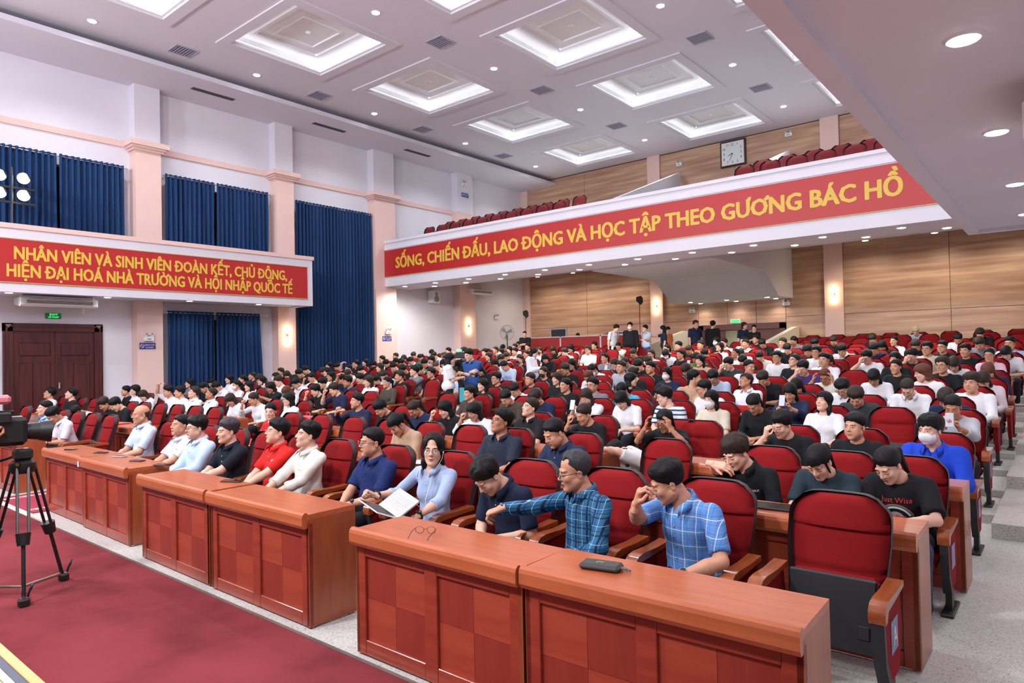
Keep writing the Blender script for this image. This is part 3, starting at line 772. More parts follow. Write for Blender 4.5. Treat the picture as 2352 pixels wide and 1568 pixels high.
exg = mat('exit_green', srgb(10, 90, 40), .4, emit=((.02, .35, .1), .12, 0)); ext = mat('exit_text', srgb(80, 255, 120), .5, emit=((.1, 1, .3), 1.6, 0))
g = thing('exit_sign', 'green EXIT sign above the dark double doors', 'sign', (XL, 5.85, 3.0))
MB().rbox(0, .05, -.17, .17, -.07, .07, .006).build('sign_box', exg, g)
Mx = lambda yy, zz: Matrix(((0, 0, 1, .053), (1, 0, 0, yy), (0, 1, 0, zz), (0, 0, 0, 1)))
put_text('EXIT', .07, .003, Mx(-.09, .01), ext, g, .18); put_text('LỐI THOÁT', .05, .002, Mx(-.12, -.05), ext, g, .24)
g = thing('exit_sign', 'green running-man exit sign above the rear doors', 'sign', (-9.78, YB-.03, 2.85))
MB().rbox(-.2, .2, -.04, 0, -.08, .08, .006).build('sign_box', whitem, g)
MB().box(-.17, .17, -.045, -.04, -.06, .06).build('green_face', mat('exit_bright', srgb(20, 170, 70), .4, emit=((.05, .8, .25), 1.2, 0)), g)
MB().box(-.15, -.02, -.05, -.045, -.012, .012).build('arrow', ext, g)
# ---- clock
g = thing('wall_clock', 'large square white clock with dark frame on the upper wood wall', 'clock', (-9.7, YB-.03, 9.22))
a = MB(); a.rbox(-.5, .5, -.07, 0, -.5, .5, .03); a.build('clock_frame', mat('clock_frame', srgb(70, 42, 36), .4), g)
MB().box(-.43, .43, -.075, -.068, -.43, .43).build('dial', mat('dial', srgb(232, 238, 240), .4), g)
ink = mat('clock_ink', (.03, .03, .04), .5)
for h_ in range(1, 13):
    a_ = h_*math.pi/6; rx = .33*math.sin(a_); rz_ = .33*math.cos(a_); k_ = .33/max(abs(math.sin(a_)), abs(math.cos(a_)), .001)/.33
    put_text(str(h_), .13, .001, Matrix(((1, 0, 0, rx*min(k_, 1.25)-.04*len(str(h_))), (0, 0, -1, -.077), (0, 1, 0, rz_*min(k_, 1.25)-.045), (0, 0, 0, 1))), ink, g, name='numeral')
for ang, ln, w_ in ((R(180+25), .3, .012), (R(245), .2, .016)):
    MB().cyl((0, -.08, 0), (math.sin(ang)*ln, -.08, math.cos(ang)*ln), w_, w_*.5, 6).build('hand', ink, g)
# ---- air conditioners
def air_con(loc, rz, label, ly=1.65):
    g = thing('air_conditioner', label, 'air conditioner', loc, rz)
    MB().prism([(-.25, .21), (.25, .21), (.3, .17), (.3, .04), (.22, 0), (-.25, .06)], 'y', 0, ly).build('casing', whitem, g)
    MB().box(.285, .304, .12, ly-.12, .08, .16).build('outlet', darkm, g)
    for zz in (.1, .125, .15): MB().box(.295, .31, .1, ly-.1, zz-.005, zz+.005).build('louvre', whitem, g)
    for yy in (.02, ly-.08): MB().box(.1, .14, yy, yy+.05, .2, .3).build('hanger', whitem, g)
    MB().cyl((-.1, ly-.2, -.12), (-.1, ly-.2, .05), .022, n=8).build('drain_pipe', whitem, g)
air_con((-19.45, 4.95, 3.17), 0, 'white ceiling air conditioner above the exit sign')
air_con((-19.7, 20.9, 4.35), 0, 'white air conditioner under the rear balcony near the corner', 1.4)
g = thing('air_conditioner', 'white wall air conditioner at the edge of the frame on the right', 'air conditioner', (-.2, 5.3, 3.08))
MB().prism([(0, .0), (.28, -.06), (.8, -.06), (.8, .32), (.1, .32), (0, .22)], 'y', 0, 1.2).build('casing', whitem, g, 30)
MB().box(.05, .7, -.004, .0, .12, .2).build('sticker', mat('sticker_blue', srgb(150, 200, 235), .5), g)
MB().box(.0, .82, .4, .41, -.07, .33).build('seam', darkm, g)
# ---- loudspeaker on the wall under the rear balcony
g = thing('wall_speaker', 'small white loudspeaker on the wall under the rear balcony', 'speaker', (XL+.02, 18.9, 3.9))
MB().rbox(0, .3, 0, .42, 0, .5, .02).build('cabinet', whitem, g)
for zz, rr in ((.17, .13), (.37, .08)): MB().cyl((.298, .21, zz), (.31, .21, zz), rr, n=16).build('grille', mat('grille_grey', (.3, .3, .31), .7), g)
# ---- stage edge in the foreground
stw = mat('stage_floor', srgb(190, 150, 100), .12, spec=.6, noise=(4, .25, (1, 12, 1)))
gold = mat('gold_trim', srgb(196, 168, 104), .4, metal=.3)
MB().box(XL, XR, -5, .62, .74, .8).build('floor_stage', stw, kind='structure')
MB().box(XL, XR, .62, .7, .0, .795).build('wall_stage_front', mat('stage_front', srgb(110, 60, 40), .5), kind='structure')
g = thing('stage_edge_trim', 'gold and grey-blue metal trim along the stage edge', 'trim')
MB().rbox(XL, XR, .672, .704, .795, .803, .002).build('outer_strip', gold, g)
MB().rbox(XL, XR, .645, .672, .795, .801, .002).build('rubber_strip', mat('rubber_blue', srgb(88, 92, 112), .6), g)
MB().rbox(XL, XR, .62, .645, .795, .803, .002).build('inner_strip', mat('trim_alu', srgb(190, 178, 160), .3, metal=.7), g)
# ---- upper balcony seats
upf = mat('upper_red_fabric', srgb(120, 28, 36), .85)
upm = far_chair(True); upm.materials[0] = upf
n_up = 0
for k in range(2):
    for i in range(27):
        x = -18.9+.68*i
        if -12.25 < x < -7.2 or x > -3.0: continue
        side = 'left of the stairs' if x < -10 else 'right of the stairs'
        put('auditorium_chair', upm, None, f'dark red balcony seat, {("front","second")[k]} row {side}, {nth((i if x<-10 else i-17)+1)} in line', 'chair', 'balcony seats', None, (x+.15*k, 17.5+.98*k, 5.76+.33*k), 0)
# ---- control booth at the back left
g = thing('control_booth_partition', 'red partition with white trim around the control desk', 'partition', (0, 0, 0))
xs_ = [-16.9, -15.1, -13.3, -11.5]
for a, b_ in zip(xs_, xs_[1:]):
    p = MB().box(a+.03, b_-.03, 21.2, 21.25, 1.0, 2.4).build('red_board', mat('booth_red', srgb(150, 30, 30), .7), g)
f = MB()
for a in xs_: f.box(a-.03, a+.03, 21.19, 21.26, 1.0, 2.42)
f.box(xs_[0]-.03, xs_[-1]+.03, 21.19, 21.26, 2.38, 2.42); f.build('trim_frame', mat('booth_trim', srgb(190, 180, 190), .5), g)
g = thing('control_desk', 'long dark control desk behind the red partition', 'desk', (-14.4, 21.85, 1.14))
MB().box(-2.4, 2.4, -.3, .3, 1.08, 1.14).build('desk_top', mat('control_top', (.08, .07, .07), .5), g)
for q in (-2.3, 0, 2.3): MB().box(q-.03, q+.03, -.28, .28, 0, 1.08).build('desk_leg', MATS['control_top'], g)
g = thing('booth_monitor', 'computer monitor seen from behind on the control desk', 'monitor', (-15.55, 21.7, 2.29))
MB().rbox(-.4, .4, 0, .05, 0, .48, .01).build('casing', mat('monitor_grey', srgb(165, 165, 175), .4), g); MB().box(-.34, .34, -.01, 0, .04, .42).build('back_panel', blackp, g)
g = thing('mixing_desk', 'dark mixing console on the control desk', 'mixer', (-12.9, 21.65, 2.29))
MB().prism([(0, 0), (.5, .0), (.5, .24), (0, .1)], 'x', -.7, .5).build('console', blackp, g); MB().box(-.5, .5, .35, .4, .22, .28).build('meter_bridge', mat('mixer_grey', (.4, .4, .42), .4), g)
MB().prism([(0, 0), (.5, .0), (.5, .08), (0, .05)], 'x', -1.4, -.75).build('side_unit', blackp, g)
def antenna(x, y, zb, zt, label):
    g = thing('antenna_paddle', label, 'antenna', (x, y, zb))
    MB().cyl((0, 0, 0), (0, 0, zt-zb), .012, n=6).build('stand', steel, g)
    MB().prism([(-.13, .1), (.06, .14), (.14, .05), (.14, -.12), (.04, -.2), (-.13, -.04)], 'y', -.012, .012).xf(Matrix.Translation((0, 0, zt-zb))).build('paddle', blackp, g)
    for a in (0, 2.1, 4.2): MB().cyl((0, 0, .1), (.3*math.cos(a), .3*math.sin(a), 0), .01, n=5).build('leg', steel, g)
antenna(-17.1, 21.6, 1.25, 3.42, 'black antenna paddle on a stand by the rear left corner')
antenna(-12.3, 22.35, 1.3, 3.7, 'dark antenna paddle on a stand right of the control desk')
g = thing('standing_fan', 'grey standing fan by the left wall near the control desk', 'fan', (-17.6, 21.0, 1.2), R(60))
MB().cyl((0, 0, 0), (0, 0, 1.35), .02, n=8).build('pole', steel, g); MB().lathe([(.2, 0), (.18, .03), (.03, .05)], n=16).build('base', steel, g)
c_ = MB()
for q in range(14):
    a = math.pi*q/14; c_.tube([(.3*math.cos(a)*math.cos(t), .06*math.sin(t*2)*0+.05*math.cos(t)**2, 1.45+.3*math.sin(a)*math.cos(t)) for t in np.linspace(0, math.pi, 7)], .004, 3)
c_.tube([(.3*math.cos(t), 0, 1.45+.3*math.sin(t)) for t in np.linspace(0, 2*math.pi, 20)[:-1]], .012, 5, closed=True); c_.build('cage', mat('fan_grey', (.35, .36, .38), .4), g)
for q in range(3):
    a = q*2.094; MB().add([(0, .02, 1.45), (.26*math.cos(a), .0, 1.45+.26*math.sin(a)), (.27*math.cos(a+.7), .05, 1.45+.27*math.sin(a+.7)), (.1*math.cos(a+.9), .04, 1.45+.1*math.sin(a+.9))], [(0, 1, 2, 3)]).build('blade', MATS['fan_grey'], g)
# ---- floodlights standing on the side balcony
g = thing('floodlight_stand', 'four blazing floodlights on a stand on the side balcony', 'floodlight', (-18.85, 4.72, 3.62))
MB().cyl((0, 0, 0), (0, 0, 2.75), .025, n=8).build('pole', steel, g); MB().box(-.02, .02, -.45, .45, 2.25, 2.3).build('crossbar', steel, g); MB().box(-.02, .02, -.45, .45, 1.9, 1.95).build('crossbar', steel, g)
for a in (0.3, 2.4, 4.5): MB().cyl((0, 0, .5), (.3*math.cos(a), .3*math.sin(a), 0), .015, n=6).build('leg', steel, g)
fl = mat('flood_glow', (1, 1, 1), .5, emit=((1, .93, .75), 60, 0))
for yy in (-.23, .23):
    for zz in (2.12, 2.52):
        h = MB().cyl((-.16, yy, zz), (.06, yy-.02, zz-.01), .12, .14, 16).build('lamp_can', steel, g, 40)
        MB().cyl((.062, yy-.02, zz-.01), (.07, yy-.02, zz-.01), .125, n=16).build('lens', fl, h)
        lamp('flood_lamp', 'SPOT', (.1, yy-.02, zz-.01), 260, (1, .93, .78), .12, target=None, spot=110, blend=.8, parent=g).rotation_euler = Vector((.75, .35, -.38)).to_track_quat('-Z', 'Y').to_euler()
# ---- things on the desks
def phone(x, y, rz, label, z=.76, w=.075, l=.155, col=(.02, .02, .025)):
    g = thing('phone', label, 'phone', (x, y, z), rz, 'phones on the desks')
    MB().rbox(-l/2, l/2, -w/2, w/2, 0, .01, .004).build('case', mat('phone_%d' % int(col[0]*100), col, .3), g)
    MB().box(-l/2+.006, l/2-.006, -w/2+.005, w/2-.005, .01, .0105).build('screen', mat('screen_black', (.01, .01, .012), .08), g)
phone(-8.6, 2.98, R(25), 'slim dark phone lying at the far desk, left of the others')
phone(-8.05, 2.98, R(20), 'silver edged phone lying flat on the far desk', col=(.5, .48, .45))
phone(-7.55, 2.96, R(22), 'dark phone in the middle of the far desk pair')
phone(-7.02, 2.98, R(22), 'black phone at the right end of the far desk pair')
phone(-5.55, 2.93, R(25), 'black remote-like phone on the middle desk before the red shirt', l=.19, w=.07)
g = thing('folded_clip', 'small dark clip lying on the far end of the first desk', 'clip', (-9.25, 2.86, .76), R(30))
MB().rbox(-.06, .06, -.012, .012, 0, .016, .004).build('clip_body', blackp, g); MB().cyl((.05, -.02, .01), (.09, .03, .01), .008, n=6).build('clip_end', brass, g)
g = thing('paper_tag', 'small white paper tag stuck on the front of the far desk', 'tag', (-8.33, 2.662, .7), 0)
MB().rbox(-.02, .02, -.003, .0, -.03, .03, .001).build('tag_paper', signw, g)
# spectacles
g = thing('spectacles', 'folded wire spectacles lying on the near left desk', 'spectacles', (-2.93, 2.72, .762), R(28))
wire = mat('wire_dark', (.08, .06, .06), .3, metal=.8)
for s in (-1, 1):
    l = MB().tube([(s*.036+.026*math.cos(t), 0, .022+.02*math.sin(t)) for t in np.linspace(0, 2*math.pi, 15)[:-1]], .0016, 5, closed=True).build('rim', wire, g)
    MB().tube([(s*.064, 0, .03), (s*.066, -.05, .025), (s*.06, -.11, .012), (s*.058, -.14, .002)], .0022, 5).build('temple', wire, g)
MB().tube([(-.01, 0, .025), (0, 0, .03), (.01, 0, .025)], .0016, 5).build('bridge', wire, g)
# pouch
g = thing('pouch', 'grey drawstring pouch lying on the nearest desk', 'pouch', (-1.77, 2.78, .76), R(12))
pch = mat('pouch_cloth', srgb(74, 74, 72), .9, bump=(300, .3))
MB().rbox(-.1, .1, -.05, .05, .0, .03, .012).build('pouch_body', pch, g, 50)
MB().tube([(.1, -.005, .015), (.12, 0, .012), (.135, .006, .008), (.145, -.004, .008)], .006, 6).build('drawstring', mat('cord_grey', srgb(110, 110, 108), .8), g)
MB().tube([(.1, .01, .015), (.118, .014, .012), (.13, .012, .008)], .005, 6).build('drawstring', MATS['cord_grey'], g)
put_text('gear', .03, .0, Matrix(((1, 0, 0, -.02), (0, 1, 0, -.01), (0, 0, 1, .0305), (0, 0, 0, 1))), mat('pouch_print', srgb(160, 158, 150), .7), g, .04, name='print')
# handbag on the third-row desk, tablet on a second-row desk, books
g = thing('handbag', 'pale pink boxy handbag with a handle on a left-hand desk', 'bag', (-8.95, 5.95, .76), R(-8))
MB().rbox(-.14, .14, -.05, .05, 0, .13, .01).build('bag_body', mat('bag_beige', srgb(205, 165, 150), .6), g, 40); MB().rbox(-.145, .145, -.055, .055, .1, .16, .015).build('bag_flap', mat('bag_pink', srgb(196, 90, 90), .6), g, 40)
MB().tube([(-.06, 0, .15), (-.05, 0, .21), (.05, 0, .21), (.06, 0, .15)], .008, 6).build('bag_handle', MATS['bag_pink'], g, 60)
g = thing('tablet', 'black tablet propped on the second-row desk beside the patch t-shirt', 'tablet', (-1.52, 4.5, .76), R(4))
MB().rbox(-.14, .14, -.09, .09, 0, .014, .004).build('tablet_body', blackp, g); MB().box(-.13, .13, -.08, .08, .014, .0145).build('screen', MATS['screen_black'], g)
g = thing('notebook', 'thin open notebook on the second-row desk before the empty chairs', 'notebook', (-4.95, 4.45, .76), R(10))
MB().rbox(-.15, .15, -.1, .1, 0, .012, .003).build('cover', mat('note_dark', (.03, .03, .035), .6), g); MB().box(-.145, .145, -.095, .095, .012, .014).build('pages', mat('paper', srgb(222, 215, 200), .8), g)
g = thing('red_folder', 'pink and white folder lying on a desk across the aisle', 'folder', (-12.6, 4.5, .76), R(15))
MB().rbox(-.25, .1, -.12, .12, 0, .01, .003).build('white_sheet', mat('paper_white', srgb(230, 225, 228), .8), g); MB().rbox(.05, .4, -.13, .12, .003, .016, .003).build('red_cover', mat('folder_red', srgb(205, 80, 72), .6), g)
# ================================================================ people: volumes meshed by surface nets
class Vox:
    def __init__(s, lo, hi, h):
        s.h = h; s.lo = np.array(lo, np.float32)
        n = [int(math.ceil((hi[i]-lo[i])/h))+1 for i in range(3)]
        s.ax = [s.lo[i]+h*np.arange(n[i], dtype=np.float32) for i in range(3)]
        s.a = np.full(n, .2, np.float32)
    def sl(s, lo, hi):
        r = []
        for i in range(3):
            a = max(0, int(math.floor((lo[i]-s.lo[i])/s.h))); b = min(len(s.ax[i]), int(math.ceil((hi[i]-s.lo[i])/s.h))+1)
            if b <= a: return None
            r.append(slice(a, b))
        return tuple(r)
    def grid(s, q): return s.ax[0][q[0]][:, None, None], s.ax[1][q[1]][None, :, None], s.ax[2][q[2]][None, None, :]
    def op(s, q, d, k, mode):
        a = s.a[q]
        if mode == 'sub': a = -a
        if k > 0:
            h = np.clip(.5+.5*(a-d)/k, 0, 1); r = a+(d-a)*h-k*h*(1-h)
        else: r = np.minimum(a, d)
        s.a[q] = -r if mode == 'sub' else r
    def cone(s, a, b, r1, r2, k=.01, mode='add', sq=None):
        """tapered capsule; sq = (axis vector, factor) flattens it along that axis"""
        a = np.array(a, np.float32); b = np.array(b, np.float32); m = max(r1, r2)+k+2*s.h
        q = s.sl(np.minimum(a, b)-m, np.maximum(a, b)+m)
        if q is None: return
        X, Y, Z = s.grid(q); ba = b-a; L = max(float(ba @ ba), 1e-9)
        t = np.clip(((X-a[0])*ba[0]+(Y-a[1])*ba[1]+(Z-a[2])*ba[2])/L, 0, 1)
        dx = X-a[0]-t*ba[0]; dy = Y-a[1]-t*ba[1]; dz = Z-a[2]-t*ba[2]
        d2 = dx*dx+dy*dy+dz*dz
        if sq is not None:
            v, f = sq; p = dx*v[0]+dy*v[1]+dz*v[2]; d2 = d2+(f*f-1)*p*p
        s.op(q, np.sqrt(d2)-(r1+(r2-r1)*t), k, mode)
    def ell(s, c, r, k=.01, mode='add', rot=None):
        c = np.array(c, np.float32); m = max(r)+k+2*s.h
        q = s.sl(c-m, c+m)
        if q is None: return
        X, Y, Z = s.grid(q); X = X-c[0]; Y = Y-c[1]; Z = Z-c[2]
        if rot is not None:
            X, Y, Z = (rot[0][0]*X+rot[1][0]*Y+rot[2][0]*Z, rot[0][1]*X+rot[1][1]*Y+rot[2][1]*Z, rot[0][2]*X+rot[1][2]*Y+rot[2][2]*Z)
        k0 = np.sqrt((X/r[0])**2+(Y/r[1])**2+(Z/r[2])**2)+1e-6; k1 = np.sqrt((X/r[0]**2)**2+(Y/r[1]**2)**2+(Z/r[2]**2)**2)+1e-6
        s.op(q, k0*(k0-1)/k1, k, mode)
    def cut(s, n, d, k=.0):
        """keep the side where n.p < d"""
        X, Y, Z = s.grid((slice(None),)*3)
        pl = n[0]*X+n[1]*Y+n[2]*Z-d
        s.a = np.maximum(s.a, pl) if k == 0 else s._smax(pl, k)
    def _smax(s, b, k):
        a = -s.a; b = -b; h = np.clip(.5+.5*(a-b)/k, 0, 1); return -(a+(b-a)*h-k*h*(1-h))
    def wrinkle(s, amp, f=60, seed=0):
        X, Y, Z = s.grid((slice(None),)*3)
        s.a = s.a+amp*np.sin(f*(X*.6+Z*.9)+3*np.sin(f*.35*Y+seed)+seed)*np.sin(f*.5*(Z-.4*X)+2*np.sin(f*.3*X+seed*2))
    def mesh(s):
        f = s.a; ins = f < 0
        n = np.array(f.shape); c = np.zeros(n-1, np.int8)
        for i in (0, 1):
            for j in (0, 1):
                for k in (0, 1): c += ins[i:n[0]-1+i, j:n[1]-1+j, k:n[2]-1+k]
        act = (c > 0) & (c < 8); ijk = np.argwhere(act)
        if len(ijk) == 0: return np.zeros((0, 3)), np.zeros((0, 4), int)
        vid = np.full(act.shape, -1, np.int32); vid[act] = np.arange(len(ijk))
        acc = np.zeros((len(ijk), 3), np.float32); cnt = np.zeros(len(ijk), np.float32)
        I, J, K = ijk.T
        for ax in range(3):
            u, w = [a for a in range(3) if a != ax]
            for p in (0, 1):
                for q in (0, 1):
                    o = [0, 0, 0]; o[u] = p; o[w] = q; o2 = list(o); o2[ax] = 1
                    f0 = f[I+o[0], J+o[1], K+o[2]]; f1 = f[I+o2[0], J+o2[1], K+o2[2]]
                    x = (f0 < 0) != (f1 < 0); t = np.where(x, f0/np.where(x, f0-f1, 1), 0)
                    pt = np.zeros((len(ijk), 3), np.float32); pt[:, u] = p; pt[:, w] = q; pt[:, ax] = t
                    acc += pt*x[:, None]; cnt += x
        V = (ijk+acc/np.maximum(cnt, 1)[:, None])*s.h+s.lo
        F = []
        for ax in range(3):
            u, w = [(1, 2), (2, 0), (0, 1)][ax]
            sl0 = [slice(None)]*3; sl1 = [slice(None)]*3; sl0[ax] = slice(0, -1); sl1[ax] = slice(1, None)
            a0, a1 = ins[tuple(sl0)], ins[tuple(sl1)]
            e = np.argwhere(a0 != a1)
            e = e[(e[:, u] > 0) & (e[:, w] > 0) & (e[:, u] < n[u]-1) & (e[:, w] < n[w]-1)]
            if len(e) == 0: continue
            fl = a0[e[:, 0], e[:, 1], e[:, 2]]
            qs = []
            for (du, dw) in ((-1, -1), (0, -1), (0, 0), (-1, 0)):
                g = e.copy(); g[:, u] += du; g[:, w] += dw; qs.append(vid[g[:, 0], g[:, 1], g[:, 2]])
            Q = np.stack(qs, 1); Q[~fl] = Q[~fl][:, ::-1]; F.append(Q)
        return V, np.concatenate(F) if F else np.zeros((0, 4), int)
def np_mesh(name, parts, mats):
    """parts: list of (V, F, material index or per-face array); quads or tris with -1"""
    V = np.concatenate([p[0] for p in parts]); me = bpy.data.meshes.new(name)
    faces = []; mi = []; o = 0
    loops = []; starts = []; tot = []; ls = 0
    for v, f, m in parts:
        if isinstance(f, np.ndarray):
            loops.append((f+o).ravel()); k = f.shape[1]; starts.append(ls+np.arange(len(f))*k); tot.append(np.full(len(f), k)); ls += f.size
            mi.append(np.full(len(f), m) if np.isscalar(m) else np.array(m))
        else:
            for q in f: loops.append(np.array(q)+o); starts.append(np.array([ls])); tot.append(np.array([len(q)])); ls += len(q)
            mi.append(np.full(len(f), m))
        o += len(v)
    loops = np.concatenate(loops).astype(np.int32); starts = np.concatenate(starts).astype(np.int32)
    me.vertices.add(len(V)); me.vertices.foreach_set('co', V.astype(np.float32).ravel())
    me.loops.add(len(loops)); me.loops.foreach_set('vertex_index', loops)
    me.polygons.add(len(starts)); me.polygons.foreach_set('loop_start', starts)
    me.polygons.foreach_set('loop_total', np.concatenate(tot).astype(np.int32)) if False else None
    me.polygons.foreach_set('material_index', np.concatenate(mi).astype(np.int32))
    me.update(calc_edges=True)
    me.polygons.foreach_set('use_smooth', np.ones(len(starts), bool))
    for m in mats: me.materials.append(m)
    me.validate()
    return me
def mbpart(mb, k): return (np.array(mb.v, np.float32), [tuple(f) for f in mb.f], k)
def xfv(V, M): return np.asarray(V) @ np.array(M.to_3x3()).T + np.array(M.translation)
# ---- materials of people
def skin_mat(name, c): 
    m = mat(name, c, .5, spec=.35, noise=(14, .05)); b = m.node_tree.nodes['Principled BSDF']
    b.inputs['Subsurface Weight'].default_value = 0; return m
SKIN = [skin_mat('skin_light', srgb(226, 176, 152)), skin_mat('skin_medium', srgb(206, 150, 122)), skin_mat('skin_tan', srgb(184, 126, 98))]
LIP = [mat('lip_a', srgb(190, 108, 100), .45), mat('lip_b', srgb(160, 92, 82), .45), mat('lip_red', srgb(190, 60, 70), .4)]
EYEW = mat('eye_white', srgb(225, 220, 215), .3); IRIS = mat('iris_dark', (.015, .01, .008), .15); BROW = mat('brow_dark', (.02, .016, .014), .8)
def hair_mat(name, c, rough=.5):
    m, nt, b = math_nodes(name, rough, .18)
    tc = nt.nodes.new('ShaderNodeTexCoord'); mp = nt.nodes.new('ShaderNodeMapping'); mp.inputs['Scale'].default_value = (1, 1, .12); nt.links.new(tc.outputs['Object'], mp.inputs[0])
    n = nt.nodes.new('ShaderNodeTexNoise'); n.inputs['Scale'].default_value = 240; n.inputs['Detail'].default_value = 3; nt.links.new(mp.outputs[0], n.inputs[0])
    nt.links.new(ramp(nt, n.outputs[0], [(.3, tuple(x*.55 for x in c)), (.75, tuple(x*1.6 for x in c))]), b.inputs['Base Color'])
    bp = nt.nodes.new('ShaderNodeBump'); bp.inputs['Strength'].default_value = .5; bp.inputs['Distance'].default_value = .006; nt.links.new(n.outputs[0], bp.inputs['Height']); nt.links.new(bp.outputs[0], b.inputs['Normal'])
    return m
HAIRM = dict(black=hair_mat('hair_black', (.008, .0075, .008)), dark=hair_mat('hair_dark_brown', (.03, .02, .016)), brown=hair_mat('hair_brown', srgb(96, 56, 44)), blond=hair_mat('hair_blond', srgb(214, 196, 150)), grey=hair_mat('hair_greying', (.045, .045, .05)))
# ---- heads (face looks along -y, origin between the ears)
def head_field(t, h):
    w = dict(slim=.96, round=1.07, square=1.03, female=.94, broad=1.1)[t]
    v = Vox((-.105, -.14, -.17), (.105, .125, .145), h)
    jaw = dict(slim=.9, round=1.12, square=1.15, female=.82, broad=1.18)[t]
    v.ell((0, .012, .045), (.077*w, .096, .084))
    v.ell((0, -.028, -.032), (.062*w, .070, .086), .02)
    for s in (-1, 1):
        v.cone((s*.047*jaw, .0, -.05), (s*.012, -.066, -.096), .024, .02, .022)
        v.ell((s*.040*w, -.066, -.022), (.022, .02, .022), .02)
        if t in ('round', 'broad'): v.ell((s*.04, -.055, -.055), (.028, .026, .03), .02)
    v.ell((0, -.074, -.1), (.02, .016, .015), .015)
    v.cone((-.036, -.083, .025), (.036, -.083, .025), .011, .011, .014)
    for s in (-1, 1): v.ell((s*.034, -.112, .004), (.019, .018, .013), .010, 'sub')
    for s in (-1, 1): v.ell((s*.032, -.082, .003), (.016, .0115, .0095), .004)
    v.cone((0, -.088, .02), (0, -.110, -.024), .0075, .0115, .008)
    for s in (-1, 1): v.ell((s*.0125, -.1, -.028), (.008, .009, .0075), .005)
    v.ell((0, -.092, -.056), (.021, .0105, .0055), .004); v.ell((0, -.091, -.067), (.019, .0105, .0065), .004)
    for s in (-1, 1):
        rot = np.array(Matrix.Rotation(s*R(14), 3, 'Z'))
        v.ell((s*.0775*w, .012, -.006), (.008, .018, .030), .006, rot=rot)
        v.ell((s*.086*w, .006, -.004), (.006, .011, .018), .004, 'sub', rot=rot)
    v.cone((0, .022, -.05), (0, .04, -.165), dict(female=.041, broad=.058, round=.051).get(t, .047), dict(female=.041, broad=.058, round=.052).get(t, .048), .014)
    if t == 'female': pass
    return v
_HEADS = {}
def surf(v, x, z):
    ix = (x-v.lo[0])/v.h; iz = (z-v.lo[2])/v.h; i0, k0 = int(ix), int(iz); fx, fz = ix-i0, iz-k0
    col = (v.a[i0, :, k0]*(1-fx)+v.a[i0+1, :, k0]*fx)*(1-fz)+(v.a[i0, :, k0+1]*(1-fx)+v.a[i0+1, :, k0+1]*fx)*fz
    j = int(np.argmax(col < 0))
    if j == 0: return 0
    t = col[j-1]/(col[j-1]-col[j]); return float(v.lo[1]+v.h*(j-1+t))
def patch(v, pts, off=.0015):
    """fan of surface points around the centre"""
    c = np.mean(pts, 0); P = [(c[0], surf(v, *c)-off, c[1])]+[(p[0], surf(v, *p)-off, p[1]) for p in pts]
    n = len(pts); return (np.array(P, np.float32), [(0, 1+(i+1) % n, 1+i) for i in range(n)])
def head(t='slim', eyes='open', h=.0042, mouth='closed', moustache=False):
    key = (t, eyes, h, mouth, moustache)
    if key in _HEADS: return _HEADS[key]
    v = head_field(t, h); V, F = v.mesh(); parts = [(V, F, 0)]
    for s in (-1, 1):
        cx, cz = s*.0325, .003
        top = .0052 if eyes == 'open' else .0015
        al = [(cx+.0145*math.cos(a), cz+(top if math.sin(a) > 0 else .0032)*math.sin(a)-(.0035 if eyes != 'open' else 0)+s*.0012*math.cos(a)*s) for a in np.linspace(0, 2*math.pi, 15)[:-1]]
        if eyes == 'open':
            p = patch(v, al, .0012); parts.append((*p, 2))
            ir = [(cx+.0052*math.cos(a), cz+.0008+.0046*math.sin(a)) for a in np.linspace(0, 2*math.pi, 11)[:-1]]
            p = patch(v, ir, .002); parts.append((*p, 3))
        ln = [(cx+x_*.0155, cz+(top+.0012)*(1-x_*x_)-(.0035 if eyes != 'open' else 0)+.001*abs(x_)) for x_ in np.linspace(-1, 1, 8)]
        lash = [(x, surf(v, x, z)-.0016, z) for x, z in ln]
        parts.append(mbpart(MB().tube(lash, .0013, 4), 4))
        bw = [(s*(.014+.036*q), .0235+.006*math.sin(q*2.2)-.003*q) for q in np.linspace(0, 1, 7)]
        br = [(x, surf(v, x, z)-.0006, z) for x, z in bw]
        parts.append(mbpart(MB().tube(br, [.0022, .0032, .0034, .0032, .0028, .002, .001], 5), 4))
        nb = patch(v, [(s*.0075+.0035*math.cos(a), -.0345+.002*math.sin(a)) for a in np.linspace(0, 2*math.pi, 8)[:-1]], .0008); parts.append((*nb, 4))
    up = [(-.021+.042*q, -.0595+.0035*math.sin(q*math.pi)+(.0012*math.cos(q*2*math.pi*1.0) if True else 0)) for q in np.linspace(0, 1, 9)]
    lo_ = [(.02-.04*q, -.0605-.010*math.sin(q*math.pi)) for q in np.linspace(0, 1, 9)]
    p = patch(v, up+lo_, .0011); parts.append((*p, 1))
    sm = [(x, surf(v, x, z)-.0014, z) for x, z in [(-.02+.04*q, -.0607) for q in np.linspace(0, 1, 7)]]
    parts.append(mbpart(MB().tube(sm, .0008, 4), 4))
    if mouth == 'open':
        p = patch(v, [(.009*math.cos(a), -.063+.006*math.sin(a)) for a in np.linspace(0, 2*math.pi, 11)[:-1]], .002); parts.append((*p, 4))
    if moustache:
        b_ = [(-.02+.04*q, -.046-.004*abs(q-.5)) for q in np.linspace(0, 1, 9)]
        parts.append(mbpart(MB().tube([(x, surf(v, x, z)-.0008, z) for x, z in b_], .003, 5), 4))
    _HEADS[key] = parts
    return parts
